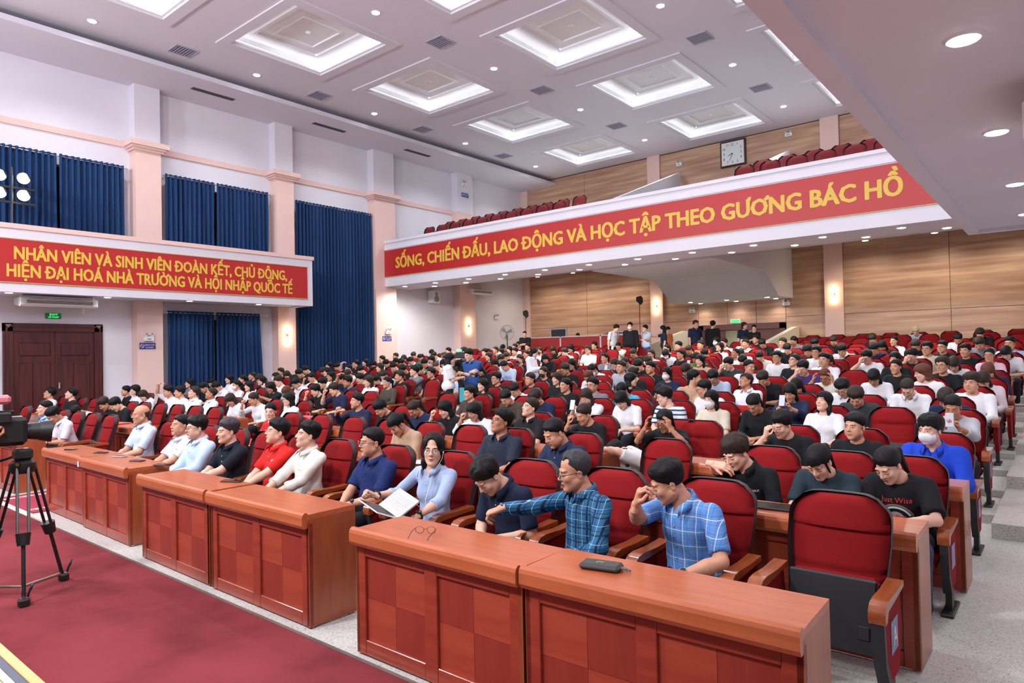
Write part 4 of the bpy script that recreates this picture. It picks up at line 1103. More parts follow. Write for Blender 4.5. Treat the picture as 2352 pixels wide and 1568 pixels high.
# ---- hair
_HAIRS = {}
def hair(style, h=.006):
    key = (style, h)
    if key in _HAIRS: return _HAIRS[key]
    v = Vox((-.16, -.16, -.42), (.16, .22, .2), h)
    X, Y, Z = v.grid((slice(None),)*3)
    def ed(c, r):
        x, y, z = X-c[0], Y-c[1], Z-c[2]
        k0 = np.sqrt((x/r[0])**2+(y/r[1])**2+(z/r[2])**2)+1e-6; k1 = np.sqrt((x/r[0]**2)**2+(y/r[1]**2)**2+(z/r[2]**2)**2)+1e-6
        return k0*(k0-1)/k1
    sm = lambda t: np.clip(t, 0, 1)**2*(3-2*np.clip(t, 0, 1))
    skull = ed((0, .012, .045), (.078, .097, .085))
    locks = .5+.5*np.sin(X*120+14*Z+2*np.sin(Y*60))           # tufts
    def shortcap(gs, gt, y0, slope, zh=.03, soft=.035, tuft=.006, nape=-.075, bias=0):
        s_ = (Y-(y0-slope*(Z-zh)))/math.sqrt(1+slope*slope)+.0035*np.sin(X*140+.5)+.003*np.sin(X*63+1)      # distance behind the hairline
        g = gs+(gt-gs)*sm((Z-.02)/.09)+bias*X*sm((Z-.05)/.05)
        g = g*sm(.25+.75*s_/soft)+tuft*locks*sm((Z-.03)/.06)*sm(s_/soft)
        d = np.maximum(skull-g, -s_)
        d = np.maximum(d, -(Z-nape-.012*np.sin(X*80)))
        g2 = ed((0, 0, 0), (1, 1, 1)) if False else None
        return d
    def ears(d, y=.0):
        for sg in (-1, 1): d = np.maximum(d, -ed((sg*.088, -.012+y, -.03), (.024, .042, .044)))
        return d
    if style == 'short': v.a = ears(shortcap(.008, .017, -.042, 1.3))
    elif style == 'side': v.a = ears(shortcap(.007, .021, -.040, 1.3, bias=.10))
    elif style == 'thick': v.a = ears(shortcap(.012, .025, -.044, 1.35, tuft=.006))
    elif style == 'crew': v.a = ears(shortcap(.003, .013, -.03, 1.2, tuft=.002, soft=.02))
    elif style == 'recede':
        d = shortcap(.008, .015, -.018, .75, tuft=.003)
        for sg in (-1, 1): d = np.maximum(d, -ed((sg*.05, -.09, .095), (.03, .055, .03)))
        v.a = ears(d)
    elif style in ('fringe', 'bowl'):
        g = (.012 if style == 'fringe' else .016)+.012*sm((Z-.02)/.1)+.006*locks*sm((Z-.02)/.05)
        g = g*(1-.55*sm((-Y-.02)/.06)*sm((.12-Z)/.06))
        d = skull-g
        fr = (.045 if style == 'fringe' else .036)+.014*np.abs(np.sin(X*42+.6))+.005*np.sin(X*170)
        lim = np.where(Y < -.045, fr-Z, np.where(Y < .03, np.maximum(-.012, (fr*0+.03)-(Y+.045)*.6)-Z, np.maximum(-.075, -.012-(Y-.03)*1.1)-Z))
        v.a = ears(np.maximum(d, np.clip(lim, -.05, .05)), .01)
    elif style in ('long', 'longface', 'bob', 'longpart', 'shoulder', 'waist'):
        L = dict(long=-.26, longface=-.27, bob=-.12, longpart=-.29, shoulder=-.17, waist=-.39)[style]
        v.a = skull-(.008+.008*sm((Z-.0)/.08)+.002*locks)
        for s in (-1, 1):
            v.cone((s*.064, .02, .03), (s*.072, .018, -.1), .024, .021, .03)
            v.cone((s*.072, .018, -.1), (s*.080, .032 if style != 'longface' else -.035, L), .022, .014 if style != 'bob' else .024, .03)
        v.cone((0, .062, .0), (0, .066, -.12), .048, .046, .04); v.cone((0, .066, -.1), (0, .08, L), .046, .028, .04)
        for s in (-1, 1): v.cone((s*.042, .056, -.05), (s*.05, .07, L+.01), .036, .026, .03)
        v.ell((0, -.088, -.03), (.055, .075, .105 if style in ('long', 'bob', 'longface') else .112), .01, 'sub')
        if style in ('longpart', 'shoulder', 'waist'): v.ell((-.006, -.1, .06), (.04, .05, .04), .01, 'sub')
        if style != 'longface': v.ell((0, -.10, -.16), (.13, .09, .16), .02, 'sub')
        if style == 'bob': v.cut((0, 0, -1), .115, .02)
        if style in ('long', 'bob', 'longface'):
            fr = .042+.010*np.abs(np.sin(X*50))
            bang = np.maximum(np.maximum(ed((0, -.01, .045), (.078, .092, .085))-.012, fr-Z), np.maximum(Y+.03, np.abs(X)-.062))
            v.a = np.minimum(v.a, bang)
        v.cone((0, .02, -.02), (0, .045, -.4), .048, .05, .01, 'sub')
    elif style in ('tail', 'bun', 'tailbangs'):
        v.a = ears(shortcap(.007, .011, -.042, 1.2, tuft=.001, nape=-.065))
        if style == 'bun': v.ell((0, .115, .075), (.04, .034, .038), .012)
        else:
            v.cone((0, .1, .055), (0, .135, .02), .026, .03, .015); v.cone((0, .135, .02), (.012, .125, -.19), .03, .014, .015)
        if style == 'tailbangs':
            fr = .046+.012*np.abs(np.sin(X*55)); v.a = np.minimum(v.a, np.maximum(np.maximum(ed((0, -.006, .045), (.078, .094, .085))-.008, fr-Z), np.maximum(Y+.03, np.abs(X)-.055)))
            for s in (-1, 1): v.cone((s*.068, -.035, .05), (s*.072, -.03, -.07), .010, .006, .01)
    elif style == 'ring':        # bald crown, short hair at the sides and back
        d = np.maximum(skull-.004, np.maximum(Z-.03-.25*np.maximum(0, Y), -(Z+.05))); v.a = ears(np.maximum(d, -(Y-.005)), .005)
    elif style == 'cap':
        v.a = skull-.014; v.cut((0, 0, -1), -.045, .004); v.ell((0, -.13, .048), (.06, .06, .008), .01)
    v.wrinkle(.0010, 130, len(style))
    V, F = v.mesh()
    _HAIRS[key] = (V, F)
    return V, F
# ---- hands: wrist at origin, fingers along +y, back of hand +z, thumb on +x (a right hand seen from the back has it on -x)
_HANDS = {}
def hand(pose='relaxed', h=.004):
    key = (pose, h)
    if key in _HANDS: return _HANDS[key]
    v = Vox((-.09, -.05, -.12), (.1, .22, .06), h)
    curl = dict(relaxed=(18, 28, 20), flat=(4, 6, 4), fist=(78, 88, 55), hold=(45, 55, 35), point=(70, 85, 55))[pose]
    v.cone((0, -.05, 0), (0, .0, 0), .026, .025, .01, sq=((0, 0, 1), 1.3))
    v.cone((-.012, .015, 0), (-.02, .078, 0), .02, .017, .012, sq=((0, 0, 1), 1.25)); v.cone((.014, .015, -.002), (.02, .08, 0), .021, .018, .014, sq=((0, 0, 1), 1.25))
    v.cone((.0, .02, 0), (0, .08, .001), .022, .018, .012, sq=((0, 0, 1), 1.3))
    for i, (x, L, sp) in enumerate(((.030, .95, 5), (.010, 1.06, 1), (-.010, 1.0, -2), (-.029, .8, -7))):
        c = curl
        if pose == 'point' and i == 0: c = (8, 12, 8)
        p = Vector((x, .083-.006*abs(i-1.2), 0)); a = 0; d0 = Vector((math.sin(R(sp)), math.cos(R(sp)), 0))
        rr = .0092 if i < 3 else .008
        for j, (ln, an) in enumerate(zip((.044, .027, .022), c)):
            a += an+i*2*(pose == 'relaxed'); d = d0*math.cos(R(a))+Vector((0, 0, -1))*math.sin(R(a)); q = p+d*ln*L
            v.cone(p, q, rr-.0006*j, rr-.0006*(j+1), .003); p = q
    th = dict(relaxed=((.045, .05, -.018), (.058, .078, -.028)), flat=((.055, .05, -.006), (.075, .072, -.008)), fist=((.034, .066, -.038), (.008, .08, -.046)), hold=((.05, .055, -.03), (.042, .085, -.045)), point=((.034, .066, -.038), (.012, .08, -.046)))[pose]
    v.cone((.02, .02, -.006), th[0], .014, .0115, .01); v.cone(th[0], th[1], .0112, .009, .004)
    _HANDS[key] = v.mesh()
    return _HANDS[key]
def rot_from(y, z):
    """rotation whose +y is y and whose +z is as near z as possible"""
    y = Vector(y).normalized(); z = Vector(z); z = (z-y*z.dot(y)).normalized(); x = y.cross(z)
    return Matrix((x, y, z)).transposed()
def ik(s, e, l1, l2, pole):
    s, e = Vector(s), Vector(e); d = e-s; L = min(d.length, (l1+l2)*.995); d.normalize(); e = s+d*L
    a = (l1*l1-l2*l2+L*L)/(2*L); hh = math.sqrt(max(l1*l1-a*a, 0)); p = Vector(pole)-s; p = (p-d*p.dot(d)).normalized()
    return s+d*a+p*hh, e
def glasses_parts(style='round', w=1.0):
    mb = MB(); rx, rz_ = dict(round=(.023, .02), rect=(.026, .015), thin=(.025, .017))[style]; r = dict(round=.0014, rect=.002, thin=.001)[style]
    for s in (-1, 1):
        e = 4 if style == 'rect' else 2.6
        mb.tube([(s*.034+rx*math.copysign(abs(math.cos(a))**(2/e), math.cos(a)), -.112, .003+rz_*math.copysign(abs(math.sin(a))**(2/e), math.sin(a))) for a in np.linspace(0, 2*math.pi, 21)[:-1]], r, 5, closed=True)
        mb.tube([(s*(.034+rx), -.111, .008), (s*.073*w, -.098, .009), (s*.083*w, -.02, .009), (s*.086*w, .012, .006), (s*.085*w, .03, -.012)], r*1.1, 5)
    mb.tube([(-.034+rx, -.112, .006), (0, -.116, .010), (.034-rx, -.112, .006)], r, 5)
    return mb
def lens_parts(style='round'):
    mb = MB(); rx, rz_ = dict(round=(.022, .019), rect=(.025, .014), thin=(.024, .016))[style]
    for s in (-1, 1):
        n = 16; mb.add([(s*.034+rx*math.cos(2*math.pi*i/n), -.1125, .003+rz_*math.sin(2*math.pi*i/n)) for i in range(n)], [tuple(range(n))])
    return mb
GLASS = mat('lens_glass', (.7, .75, .85), .03); GLASS.node_tree.nodes['Principled BSDF'].inputs['Alpha'].default_value = .1
def mask_parts(h=.006):
    if 'mask' in _HAIRS: return _HAIRS['mask']
    v = Vox((-.1, -.14, -.13), (.1, .03, .02), h)
    v.ell((0, -.045, -.05), (.069, .072, .062), .01); v.ell((0, -.1, -.035), (.02, .02, .03), .03)
    v.cut((0, 0, 1), -.012, .006); v.cut((0, 1, 0), -.025, .006); v.cut((0, 0, -1), .108, .006)
    _HAIRS['mask'] = v.mesh(); return _HAIRS['mask']
# ---- a whole person.  local frame like a chair: faces -y, origin on the floor, y=0 at the arm fronts
def build_person(S, h=.008):
    """S: pose / look dictionary -> dict of meshes"""
    hd = S.get('head', 'slim'); fem = hd == 'female'
    sc = S.get('scale', 1.0); fat = S.get('fat', 1.0)
    stand = S.get('stand', False)
    lean, tilt, twist = R(S.get('lean', 0)), R(S.get('tilt', 0)), R(S.get('twist', 0))
    pel = Vector((0, .30, .445)) if not stand else Vector((0, 0, .92))
    Rm = Matrix.Rotation(twist, 3, 'Z') @ Matrix.Rotation(tilt, 3, 'Y') @ Matrix.Rotation(lean, 3, 'X')
    U = lambda x, y, z: pel+Rm @ Vector((x*sc, y, z*sc*.945))
    sw = (.165 if fem else .185)*S.get('shw', 1)
    nb = U(0, .01, .46); chest = U(0, 0, .30); belly = U(0, -.005, .12)
    sh = {s: U(s*sw, .015, .415) for s in (-1, 1)}
    # head placement
    hy, hp, hr = (R(a) for a in S.get('look', (0, 0, 0)))     # yaw (+ to his left = +x), pitch (+ down), roll
    hs = S.get('hs', 1.0)*(.97 if fem else 1.0)
    Hm = (Rm if S.get('headrel', False) else Matrix.Identity(3)) @ Matrix.Rotation(hy, 3, 'Z') @ Matrix.Rotation(hr, 3, 'Y') @ Matrix.Rotation(hp, 3, 'X')
    hc = nb+Rm @ Vector((0, -.01, .045))+Hm @ Vector((0, -.035, .115))*hs
    HM = Matrix.Translation(hc) @ Hm.to_4x4() @ Matrix.Diagonal((hs, hs, hs, 1))
    # arms
    arms = {}
    for s, key in ((-1, 'rh'), (1, 'lh')):
        a = S.get(key, {})
        tgt = Vector(a.get('p', (s*.08, -.02, .66)))-Vector((0, 0, 0 if stand else .11))
        pole = Vector(a.get('pole', (s*.45, .35, .5)))
        el, wr = ik(sh[s], tgt, .275*sc, .245*sc, pole)
        fd = a.get('f', tuple((wr-el).normalized())); up = a.get('u', (0, 0, 1))
        arms[s] = (el, wr, Vector(fd), Vector(up), a.get('pose', 'relaxed'))
    pts = [pel, nb, hc]+[p for s in arms for p in arms[s][:2]]
    lo = [min(p[i] for p in pts)-.26 for i in range(3)]; hi = [max(p[i] for p in pts)+.2 for i in range(3)]
    # skin: neck, slim core, arms, then head and hands from their templates
    v = Vox(lo, hi, h)
    nk = .045 if fem else (.05+.008*(fat-1)*4)
    v.cone(hc+Hm @ Vector((0, .03, -.06))*hs, nb+Rm @ Vector((0, .01, -.03)), nk*.96, nk*1.08, .02)
    v.cone(nb, chest, .07, .09, .03); v.cone(sh[-1], sh[1], .045, .045, .03)
    ar = (.9 if fem else 1.05)*(1+.5*(fat-1))
    for s in (-1, 1):
        el, wr, fd, up, ps = arms[s]
        v.cone(sh[s], el, .046*ar, .038*ar, .015); v.cone(el, el+(wr-el)*.35, .038*ar, .040*ar, .015); v.cone(el+(wr-el)*.3, wr, .040*ar, .0255*ar, .015)
    bodyV, bodyF = v.mesh()
    skin_parts = []
    hh = S.get('hres', .0052)
    for p in head(hd, S.get('eyes', 'open'), hh, S.get('mouth', 'closed'), S.get('moustache', False)): skin_parts.append((xfv(p[0], HM), p[1], p[2]))
    for s in (-1, 1):
        if S.get('nohand', 0) == s: continue
        el, wr, fd, up, ps = arms[s]
        V, F = hand(ps, S.get('handres', .0052)); V = V*(.9 if fem else 1.0)
        if s < 0: pass
        # right hand: thumb towards the body's left when palm faces down
        Mh = rot_from(fd, up)
        if s > 0: V = V*np.array([-1, 1, 1]); F = F[:, ::-1]
        Vv = V @ np.array(Mh).T+np.array(wr); skin_parts.append((Vv, F, 0))
    out = {'skin': skin_parts, 'HM': HM, 'arms': arms, 'nb': nb, 'Rm': Rm, 'pel': pel, 'sh': sh, 'chest': chest}
    # shirt
    v = Vox([lo[0], lo[1], pel.z-.16], [hi[0], hi[1], nb.z+.12], S.get('sres', h*1.15))
    g = S.get('loose', .0)
    rx = (.135 if fem else .152)*fat+g; ry = (.098 if fem else .105)*fat+g
    rot = np.array(Rm)
    v.ell(U(0, -.005, .30), (rx*1.08, ry*1.06, .19), .03, rot=rot); v.ell(U(0, -.012, .10), (rx*(1.07 if not fem else .97)*(1+.5*(fat-1)), ry*(1.2 if not fem else 1.06)*(1+.8*(fat-1)), .19), .05, rot=rot)
    v.ell(pel, (.178*fat+g, .14*fat+g, .125), .04)
    v.cone(U(-sw*.86, .015, .418), U(sw*.86, .015, .418), .056+g*.5, .056+g*.5, .05)
    v.cone(U(-.05, .012, .45), U(.05, .012, .45), .055, .055, .04)
    if fem:
        for s in (-1, 1): v.ell(U(s*.062, -.078, .28), (.052, .036, .052), .045)
    slv = S.get('sleeve', 'short')
    for s in (-1, 1):
        el, wr = arms[s][:2]; sr = .058*ar+g*.7
        if slv == 'short':
            e = sh[s]+(el-sh[s])*.78; v.cone(sh[s], e, sr, sr*.98, .03); cutp = e
        elif slv == 'none': continue
        else:
            v.cone(sh[s], el, sr, .05*ar+g*.5, .03)
            e = el+(wr-el)*dict(long=.95, rolled=.25, three=.5)[slv]
            v.cone(el, e, .05*ar+g*.5, (.038 if slv == 'long' else .05)*ar+g*.4, .025)
            if slv in ('rolled',): v.cone(e-(wr-el).normalized()*.03, e, .054*ar, .056*ar, .008)
    v.wrinkle(S.get('wr', .0032), 34, S.get('seed', 1))
    # trim sleeves flat at their ends
    X, Y, Z = v.grid((slice(None),)*3)
    for s in (-1, 1):
        el, wr = arms[s][:2]
        if slv == 'none': continue
        if slv == 'short': b_, a_ = sh[s]+(el-sh[s])*.84, sh[s]
        else: b_, a_ = el+(wr-el)*(dict(long=.99, rolled=.3, three=.55)[slv]), el
        d = (b_-a_).normalized(); q = v.sl(b_-Vector((.09,)*3), b_+Vector((.09,)*3))
        if q is not None:
            X, Y, Z = v.grid(q); pl = d.x*(X-b_.x)+d.y*(Y-b_.y)+d.z*(Z-b_.z)
            near = (X-b_.x)**2+(Y-b_.y)**2+(Z-b_.z)**2 < .085**2
            v.a[q] = np.where(near, np.maximum(v.a[q], pl), v.a[q])
    # neckline
    col = S.get('collar', 'round')
    nd = (nb-chest).normalized(); fw = Rm @ Vector((0, -1, 0))
    c0 = nb+Rm @ Vector((0, -.012, .0))
    if col == 'round': v.ell(nb+Rm @ Vector((0, -.03, .035)), (.072, .075, .04), .006, 'sub', rot=rot)
    elif col == 'off': v.ell(nb+Rm @ Vector((.06, -.03, .0)), (.15, .1, .07), .006, 'sub', rot=rot)
    else:
        v.ell(nb+Rm @ Vector((0, -.035, .045)), (.062, .07, .045), .006, 'sub', rot=rot)
        v.cone(nb+Rm @ Vector((0, -.05, .03)), nb+Rm @ Vector((0, -.125, -.055)), .03, .008, .004, 'sub')
    sp = [(*v.mesh(), 0)]
    if col in ('shirt', 'polo', 'jacket'):
        # collar: stand band plus two folded leaves
        hgt = .042 if col != 'jacket' else .06
        nn = 22; th = .0035; mbv = []; mbf = []
        for i in range(nn+1):
            a = R(-148+296*i/nn); ca, sa = math.cos(a), math.sin(a)     # a=0 at the back
            open_ = abs(a)/R(148)
            r = .070+.008*open_**3; dy = -.008-.03*open_**2
            top = Vector((r*sa, r*ca*.98+dy, .072-.052*open_**2)); 
            out_ = Vector((sa, ca, 0))
            fold = hgt*(1+.55*open_**4)
            bot = top+out_*(.024+.010*open_)+Vector((0, -.01*open_, -fold*(.8)))
            inn = top-out_*.004+Vector((0, 0, -.05))
            mid = top+out_*.006+Vector((0, 0, .004))
            for p in (inn, top, mid, bot, bot-out_*.006): mbv.append(tuple(nb+Rm @ p))
        for i in range(nn):
            for j in range(4): mbf.append((i*5+j, (i+1)*5+j, (i+1)*5+j+1, i*5+j+1))
        sp.append((np.array(mbv, np.float32), np.array(mbf), S.get('collar_mat', 0)))
    # skin well inside the shirt is never seen
    gi = np.clip(np.round((bodyV-v.lo)/v.h).astype(int), 0, np.array(v.a.shape)-1); lo_ok = ((bodyV > v.lo) & (bodyV < v.lo+v.h*(np.array(v.a.shape)-1))).all(1)
    deep = (v.a[gi[:, 0], gi[:, 1], gi[:, 2]] < -.012) & lo_ok
    bodyF = bodyF[~deep[bodyF].all(1)]
    used = np.unique(bodyF); remap = np.full(len(bodyV), -1); remap[used] = np.arange(len(used))
    skin_parts.insert(0, (bodyV[used], remap[bodyF], 0))
    out['shirt'] = sp
    # buttons / placket on the chest
    if col in ('shirt', 'polo'):
        pb = MB(); Vs = sp[0][0]
        for q in ((.36, .30, .24, .17, .10) if col == 'shirt' else (.38, .32)):
            c_ = U(0, -.12, q); best = None
            loc = (Vs-np.array(c_)) @ rot
            near = (abs(loc[:, 0]) < .012) & (abs(loc[:, 2]) < .012)
            if near.any():
                y_ = loc[near][:, 1].min(); p = Vector(c_)+Rm @ Vector((0, float(y_)-.001, 0))
                pb.ell(p, (.0055, .0045, .0055), 8, 5)
        out['buttons'] = pb
    # trousers
    v = Vox([min(-.3, lo[0]), -.4 if not stand else -.3, 0], [max(.3, hi[0]), .55 if not stand else .3, pel.z+.16], S.get('tres', .026))
    spread = S.get('knee', .1); legs = {}
    for s in (-1, 1):
        hip = pel+Vector((s*.085, 0, -.02))
        if stand: kn = Vector((s*.095, -.02+s*S.get('stride', 0)*.5, .49)); an = Vector((s*.1, .03+s*S.get('stride', 0), .09))
        else: kn = Vector((s*(.06+spread), -.13, .45)); an = Vector((s*(.06+spread*.9), -.06+S.get('feet', 0), .1))
        legs[s] = (hip, kn, an)
        v.cone(hip, kn, .088*fat, .062, .03); v.cone(kn, an, .062, .05, .02)
    v.ell(pel, (.165*fat, .12*fat, .11), .03)
    if S.get('skirt'): v.cone(pel, pel+Vector((0, -.3, -.05)), .15, .12, .05)
    out['trousers'] = [(*v.mesh(), 0)]; out['legs'] = legs
    # shoes
    sh_ = Vox([-.35, -.42 if not stand else -.35, -.02], [.35, .4, .16], .02)
    for s in (-1, 1):
        an = legs[s][2]; sh_.cone((an.x, an.y+.05, .045), (an.x+s*.02, an.y-.13, .035), .042, .036, .03); sh_.cone((an.x, an.y+.03, .06), (an.x, an.y+.02, .11), .045, .045, .02)
    sh_.cut((0, 0, -1), -.002)
    out['shoes'] = [(*sh_.mesh(), 0)]
    # hair etc.
    st = S.get('hair', 'short')
    if st:
        V, F = hair(st, S.get('hairres', .006)); Vw = V.copy(); w_ = dict(slim=.98, round=1.07, square=1.03, female=.96, broad=1.09)[hd]; Vw[:, 0] *= w_
        out['hair'] = [(xfv(Vw, HM), F, 0)]
    return out
# ================================================================ the people of the first rows
from mathutils.bvhtree import BVHTree
def cloth(name, c, **k): return mat('cloth_'+name, c, k.pop('rough', .85), spec=.3, bump=(11, .55, (1, 1, .7)), noise=(5, .05), **k)
def plaid(name, base, lines, alt=None):
    """lines: list of (axis, period, width, offset, colour)"""
    m, nt, b = math_nodes('cloth_'+name, .8, .3); N = nt.nodes.new; L = nt.links.new
    tc = N('ShaderNodeTexCoord'); sx = N('ShaderNodeSeparateXYZ'); L(tc.outputs['Object'], sx.inputs[0])
    cur_ = None
    nz = N('ShaderNodeTexNoise'); nz.inputs['Scale'].default_value = 5; L(tc.outputs['Object'], nz.inputs[0])
    def addm(a, op, v):
        n = N('ShaderNodeMath'); n.operation = op; L(a, n.inputs[0])
        if hasattr(v, 'links'): L(v, n.inputs[1])
        else: n.inputs[1].default_value = v
        return n.outputs[0]
    wob = addm(nz.outputs[0], 'MULTIPLY', .03)
    col = None
    for ax, per, wd, off, c in lines:
        src = addm(addm(sx.outputs[ax], 'ADD', wob), 'ADD', 10+off)
        fr = addm(addm(src, 'DIVIDE', per), 'FRACT', 0); on = addm(fr, 'LESS_THAN', wd/per)
        mx = N('ShaderNodeMix'); mx.data_type = 'RGBA'; L(on, mx.inputs[0])
        if col is None: mx.inputs[6].default_value = (*base, 1)
        else: L(col, mx.inputs[6])
        mx.inputs[7].default_value = (*c, 1); col = mx.outputs[2]
    L(col, b.inputs['Base Color'])
    n3 = N('ShaderNodeTexNoise'); n3.inputs['Scale'].default_value = 11; n3.inputs['Detail'].default_value = 4; L(tc.outputs['Object'], n3.inputs[0])
    bp_ = N('ShaderNodeBump'); bp_.inputs['Strength'].default_value = .55; bp_.inputs['Distance'].default_value = .02; L(n3.outputs[0], bp_.inputs['Height']); L(bp_.outputs[0], b.inputs['Normal'])
    return m
NECK = dict()
def make_person(S, loc, rz, label, group, mats):
    P = build_person(S, S.get('h', .0105))
    sk = mats['skin']
    me = np_mesh('person_body', P['skin'], [SKIN[sk], LIP[mats.get('lip', 1)], EYEW, IRIS, BROW])
    o = put('person', me, None, label, 'person', group, None, loc, rz)
    so = put('shirt', np_mesh('shirt', P['shirt'], [mats['shirt']]+([mats['trim']] if 'trim' in mats else [])), o)
    if 'buttons' in P and P['buttons'].v: P['buttons'].build('buttons', mats.get('button', MATS['button_pale']), so, 180)
    put('trousers', np_mesh('trousers', P['trousers'], [mats.get('legs', MATS['cloth_trousers_dark'])]), o)
    put('shoes', np_mesh('shoes', P['shoes'], [MATS['shoe_black']]), o)
    if 'hair' in P: put('hair', np_mesh('hair', P['hair'], [HAIRM[mats.get('hair', 'black')]]), o)
    if S.get('glasses'):
        gm = glasses_parts(S['glasses']); gm.xf(P['HM']); g_ = gm.build('spectacle_frame', MATS['wire_gold'] if S['glasses'] == 'thin' else MATS['frame_black'], o)
        lm = lens_parts(S['glasses']); lm.xf(P['HM']); lm.build('lenses', GLASS, g_)
    if S.get('mask'):
        V, F = mask_parts(); mk = put('face_mask', np_mesh('face_mask', [(xfv(V, P['HM']), F, 0)], [MATS['mask_'+S['mask']]]), o)
        e = MB()
        for s in (-1, 1): e.tube([(s*.062, -.05, -.03), (s*.078, -.01, -.012), (s*.083, .02, .01)], .0015, 4)
        e.xf(P['HM']); e.build('ear_loop', MATS['mask_'+S['mask']], mk)
    for s, kind in S.get('watch', ()):
        el, wr, fd, up, ps = P['arms'][s]; d = (wr-el).normalized(); c = wr-d*.035; u = (up-d*up.dot(d)).normalized(); w_ = d.cross(u)
        b = MB(); b.tube([c+(u*math.cos(t)*.027+w_*math.sin(t)*.031) for t in np.linspace(0, 2*math.pi, 17)[:-1]], .007 if kind != 'thick' else .01, 6, closed=True)
        bo = b.build('watch_strap', MATS['watch_'+('steel' if kind == 'steel' else 'black')], o, 60)
        a = MB(); a.cyl(c+u*.026, c+u*.038, .019, .018, 16); a.build('watch_case', MATS['watch_'+('steel' if kind in ('steel', 'white') else 'black')], bo, 40)
        a = MB(); a.cyl(c+u*.038, c+u*.0388, .0155, .0155, 16); a.build('watch_dial', MATS['dial_'+('white' if kind == 'white' else 'dark')], bo)
    o_P = dict(P=P, obj=o, shirt=so, S=S)
    return o_P
def decal(hp, mb_or_me, m, cx, cz, name='print', off=.004):
    """drape a flat drawing (x right as seen from the front, z up) onto the chest"""
    P = hp['P']; V, F, _ = P['shirt'][0]
    bv = BVHTree.FromPolygons([tuple(map(float, p)) for p in V], [tuple(map(int, f)) for f in F])
    if isinstance(mb_or_me, MB): vs, fs, ks = mb_or_me.v, mb_or_me.f, mb_or_me.m
    else: vs = [(v.co.x, v.co.y, v.co.z) for v in mb_or_me.vertices]; fs = [tuple(p.vertices) for p in mb_or_me.polygons]; ks = None
    o2 = MB(); out = []
    base = P['pel']
    for (x, y, z) in vs:
        # drawing x,y -> chest x,z ; seen from the front the wearer's +x is on the viewer's right
        q = base+P['Rm'] @ Vector((cx+x, -.4, cz+y)); d = P['Rm'] @ Vector((0, 1, 0))
        hit = bv.ray_cast(q, d, .6)
        p = hit[0] if hit[0] is not None else q+d*.28
        out.append(p-d*(off+z))
    o2.add(out, fs); 
    if ks: o2.m = list(ks)
    return o2.build(name, m, hp['shirt'])
mat('button_pale', srgb(225, 222, 215), .4); mat('button_dark', (.03, .03, .05), .4)
cloth('trousers_dark', (.012, .013, .018)); cloth('jeans', srgb(60, 72, 96)); cloth('trousers_navy', srgb(28, 36, 62)); mat('shoe_black', (.012, .012, .012), .45); cloth('trousers_grey', srgb(96, 96, 100))
mat('wire_gold', srgb(150, 120, 80), .3, metal=.9); mat('frame_black', (.012, .012, .014), .35)
mat('mask_white', srgb(228, 228, 236), .8); mat('mask_black', (.015, .015, .018), .8)
mat('watch_steel', (.6, .6, .62), .25, metal=1); mat('watch_black', (.012, .012, .014), .5); mat('dial_white', srgb(225, 228, 232), .3); mat('dial_dark', (.02, .022, .03), .15)
REST = dict(p=(-.07, -.04, .655), f=(.6, -.8, -.1), u=(0, -.3, 1)); RESTL = dict(p=(.07, -.05, .655), f=(-.6, -.8, -.1), u=(0, -.3, 1))
CLASP = dict(p=(-.045, -.05, .67), f=(.75, -.65, -.15), u=(-.3, -.3, 1), pose='hold'); CLASPL = dict(p=(.05, -.055, .675), f=(-.8, -.6, -.1), u=(.3, -.3, 1), pose='hold')
ARMR = lambda s: dict(p=(s*.27, -.0, .70), f=(0, -1, -.15), u=(0, -.1, 1), pole=(s*.5, .5, .5))
HERO = {}
FG = 'people seated in the front row'
def front(key, x, S, label, mats, dy=0, rz=0, row=1, group=FG):
    HERO[key] = make_person(S, (x, ROW_Y[row]+dy, ROW_Z[row]), rz, label, group, mats)
    return HERO[key]
# 1 the man in the light blue checked shirt, pinching the nose
plaid('blue_check', srgb(86, 146, 208), [(0, .075, .036, .0, srgb(104, 140, 200)), (2, .085, .04, .02, srgb(92, 138, 204)), (0, .0375, .002, .01, srgb(58, 96, 160)), (2, .0425, .002, .01, srgb(58, 96, 160)), (0, .075, .0035, .036, srgb(214, 224, 240)), (2, .085, .0035, .03, srgb(214, 224, 240))])
front('bluecheck', -1.77, dict(head='square', hair='side', look=(-54, 24, 6), lean=10, twist=-14, tilt=-3, sleeve='short', collar='shirt', glasses='thin', moustache=True, eyes='down', hairres=.0062, scale=1.02,
    rh=dict(p=(-.13, -.17, 1.055), f=(.30, -.05, .95), u=(-.9, -.4, .2), pose='hold', pole=(-.5, -.1, .5)), lh=dict(p=(.07, -.08, .665), f=(-.8, -.5, -.15), u=(.1, -.4, 1), pose='relaxed', pole=(.5, .1, .55)), watch=((1, 'steel'),), seed=3),
    'person in light blue checked short-sleeved shirt pinching the nose, steel watch', dict(skin=1, shirt=MATS['cloth_blue_check'], button=mat('button_blue', srgb(110, 150, 200), .3)), dy=-.02)
